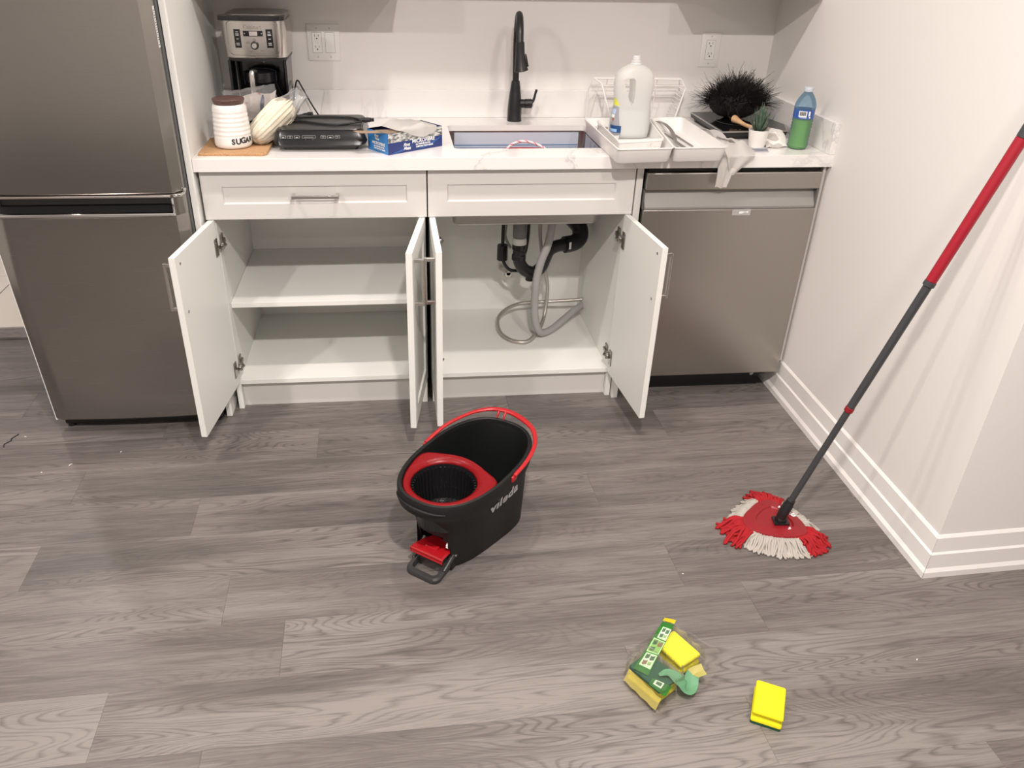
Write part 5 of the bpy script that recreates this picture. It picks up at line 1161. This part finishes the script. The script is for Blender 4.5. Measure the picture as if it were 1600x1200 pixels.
BAND = mat('band_green', (.05, .26, .04), .3); PALEG = mat('film_pale_green', (.22, .50, .29), .35)
bq = [V((1.228, -1.176, .052)), V((1.252, -1.192, .054)), V((1.148, -1.328, .0485)), V((1.119, -1.306, .0485))]
def bandp(u, v, dz=0.0):
    p = bq[0].lerp(bq[1], u).lerp(bq[3].lerp(bq[2], u), v); p.z += dz + .0016 * math.sin(8 * v + 2 * u) + (.004 * (1 - v) ** 3)
    p.z = max(p.z, .0475 + dz); return p
b = B(); grid(b, bandp, 8, 26, thick=.0004); bd_ = obj('printed_band', b, BAND, t, True, smooth=60)
b = B(); grid(b, lambda u, v: bandp(u, -.085 + .084 * v, .0030 - .002 * (1 - v)), 6, 3, thick=.0004); obj('band_end', b, mat('band_yellow', (.80, .70, .03), .35), bd_, True)
b = B(); grid(b, lambda u, v: bandp(.25 + .5 * u, -.022 + .02 * v, .0012), 2, 2); obj('mark', b, INK, bd_, True)
PIC = [mat('picto_pale', (.50, .60, .48), .4), mat('picto_dark', (.06, .12, .06), .4), mat('picto_green', (.20, .36, .10), .4), mat('picto_brown', (.20, .13, .07), .4), mat('picto_edge', (.42, .70, .34), .4)]
for k, (v0, v1, u0, u1) in enumerate(((.10, .32, .28, .98), (.34, .61, .10, .98), (.63, .90, .16, .95))):
    b = B(); grid(b, lambda u, v: bandp(u0 + (u1 - u0) * u, v0 + (v1 - v0) * v, .0009), 3, 5); fo = obj('pictogram', b, PIC[4], bd_, True)
    uu, vv_ = (u1 - u0), (v1 - v0)
    b = B(); grid(b, lambda u, v: bandp(u0 + uu * (.06 + .88 * u), v0 + vv_ * (.06 + .88 * v), .0013), 3, 5); obj('picture', b, PIC[0] if k != 1 else PIC[2], fo, True)
    for a_, c_, m_ in (((.12, .45), (.10, .42), 1), ((.55, .90), (.14, .46), 3 if k == 1 else 1), ((.15, .50), (.58, .88), 3 if k == 2 else 1), ((.58, .86), (.60, .82), 2)):
        b = B(); grid(b, lambda u, v: bandp(u0 + uu * (a_[0] + (a_[1] - a_[0]) * u), v0 + vv_ * (c_[0] + (c_[1] - c_[0]) * (v + .12 * math.sin(5 * u))), .0017), 3, 3); obj('picture', b, PIC[m_], fo, True)
l2 = [V((1.156, -1.336, .0480)), V((1.194, -1.362, .0480)), V((1.170, -1.388, .0480)), V((1.142, -1.352, .0480))]
b = B(); grid(b, lambda u, v: l2[0].lerp(l2[1], u).lerp(l2[3].lerp(l2[2], u), v) + V((0, 0, .0008 * math.sin(6 * u))), 6, 6, thick=.0004); s2 = obj('printed_band', b, BAND, t, True, smooth=60)
b = B(); grid(b, lambda u, v: l2[0].lerp(l2[1], .18 + .45 * u).lerp(l2[3].lerp(l2[2], .18 + .45 * u), .05 + .62 * v) + V((0, 0, .0017)), 3, 3); fo = obj('pictogram', b, PIC[0], s2, True)
b = B(); grid(b, lambda u, v: l2[0].lerp(l2[1], .28 + .28 * u).lerp(l2[3].lerp(l2[2], .28 + .28 * u), .16 + .36 * v) + V((0, 0, .0021)), 3, 3); obj('picture', b, PIC[1], fo, True)
rc = spline([(1.172, -1.334, .052), (1.196, -1.330, .052), (1.220, -1.346, .040), (1.236, -1.356, .022), (1.250, -1.340, .018), (1.262, -1.318, .026), (1.288, -1.314, .036)], 6); rw = [.004 + .012 * min(i / 10, 1) for i in range(len(rc))]
pts, T, N = frames(rc)
def rib(u, v):
    i = min(int(u * (len(pts) - 1)), len(pts) - 1); p = pts[i]; sd = V((-T[i].y, T[i].x, 0)).normalized(); return p + sd * (v - .5) * 2 * rw[i] + V((0, 0, .008 * abs(v - .5)))
b = B(); grid(b, rib, len(pts) - 1, 4, thick=.0004); fl2 = obj('torn_flap', b, PALEG, t, True, smooth=60)
b = B(); grid(b, lambda u, v: rib(.84 + .16 * u, v) + V((0, 0, .0009)), 5, 4, thick=.0004); obj('flap_end', b, mat('flap_yellow', (.66, .60, .20), .4), fl2, True)
hull = [V(q) for q in ((1.108, -1.300), (1.106, -1.274), (1.150, -1.205), (1.190, -1.180), (1.258, -1.140), (1.303, -1.168), (1.331, -1.208), (1.363, -1.241), (1.330, -1.300), (1.284, -1.343), (1.214, -1.380), (1.160, -1.398), (1.112, -1.345))]
ctr = V((1.205, -1.285)); FILMC = film_mat('packet_film', (.98, .98, .96), .03, .05, (.62, .60, .54))
def hb(a):
    d = V((math.cos(a), math.sin(a))); best = .05
    for i in range(len(hull)):
        p, q = hull[i] - ctr, hull[(i + 1) % len(hull)] - ctr; e = q - p; den = d.x * e.y - d.y * e.x
        if abs(den) < 1e-9: continue
        s = (p.x * e.y - p.y * e.x) / den; w = (p.x * d.y - p.y * d.x) / den
        if s > 0 and -1e-6 <= w <= 1 + 1e-6: best = s
    return best
def occupied(p):
    for c_, an, L_, W_ in (((1.245, -1.248), -62, .090, .068), ((1.166, -1.315), -57, .094, .068)):
        d = V((p.x - c_[0], p.y - c_[1])); u = d.x * math.cos(R(an)) + d.y * math.sin(R(an)); w = -d.x * math.sin(R(an)) + d.y * math.cos(R(an))
        if abs(u) < L_ / 2 + .009 and abs(w) < W_ / 2 + .009: return True
    return False
b = B(); rings = []
for k in range(15):
    f = .04 + .96 * k / 14; ring = []
    for i in range(84):
        a = 2 * math.pi * i / 84; r_ = hb(a) * f * (1 + .05 * nz((math.cos(a) * 3, math.sin(a) * 3, 0), 3)); p = V((ctr.x + r_ * math.cos(a), ctr.y + r_ * math.sin(a), 0))
        z = .016 * (1 - f) ** .5 + .010 * abs(nz(p, 38, 2)) + .006 * abs(nz(p, 90, 5)) + (.010 * max(0, math.cos(a + .1)) * f)
        if occupied(p): z = .0555 + .003 * nz(p, 60)
        p.z = max(z, .0015); ring.append(p)
    rings.append(ring)
loft(b, rings, True, False); obj('clear_film', b, FILMC, t, True, smooth=50)
# folded film edge over the flipped sponge
b = B(); e0, e1 = V((1.110, -1.303, .040)), V((1.160, -1.392, .040)); sdv = V((-.87, -.49, 0))
grid(b, lambda u, v: e0.lerp(e1, u) + sdv * (.013 * v) + V((0, 0, .006 - .030 * v + .0015 * math.sin(20 * u))), 16, 4); obj('folded_edge', b, film_mat('film_edge', (.97, .92, .55), .40, .15, (.80, .68, .20)), t, True, smooth=60)

# ---------------------------------------------------------------- small litter on the floor
b = B(); tube(b, spline([(-.715, -.100, .0016), (-.728, -.128, .0016), (-.724, -.140, .0022), (-.738, -.160, .0016), (-.733, -.178, .0016)], 5), .0016, 6); o = obj('hair_tuft', b, BLACK); tag(origin_to(o, (-.725, -.14, 0)), 'short dark bent thread on the floor at the far left', 'thread')
CR = mat('crumb_white', (.80, .77, .68), .7)
for x, y, a, L_, lb_ in ((-.686, -.119, .2, .007, 'tiny white crumb next to the dark thread on the floor'), (-.478, -.300, 1.0, .013, 'largest curved white crumb on the floor below the refrigerator'), (-.337, -.236, 1.4, .007, 'upright sliver crumb on the floor below the open left door'), (-.555, -.337, .4, .004, 'tiny pale speck on the floor at the left, nearest the camera'), (.475, -1.56, .4, .008, 'white crumb on the floor at the bottom edge of the picture'), (1.36, -.96, .3, .004, 'pale speck on the floor left of the mop'), (1.84, -1.30, .9, .006, 'white speck on the floor at the lower right')):
    b = B(); tube(b, [(-L_ / 2, 0, .0014), (-L_ / 6, .0012, .0020), (L_ / 5, .0008, .0018), (L_ / 2, -.0012, .0014)], [.0008, .0014, .0013, .0007], 6); b.transform(Matrix.Rotation(a, 4, 'Z')); o = obj('crumb', b, CR, None, smooth=60); o.location = (x, y, 0); tag(o, lb_, 'crumb', 'crumbs on the floor')
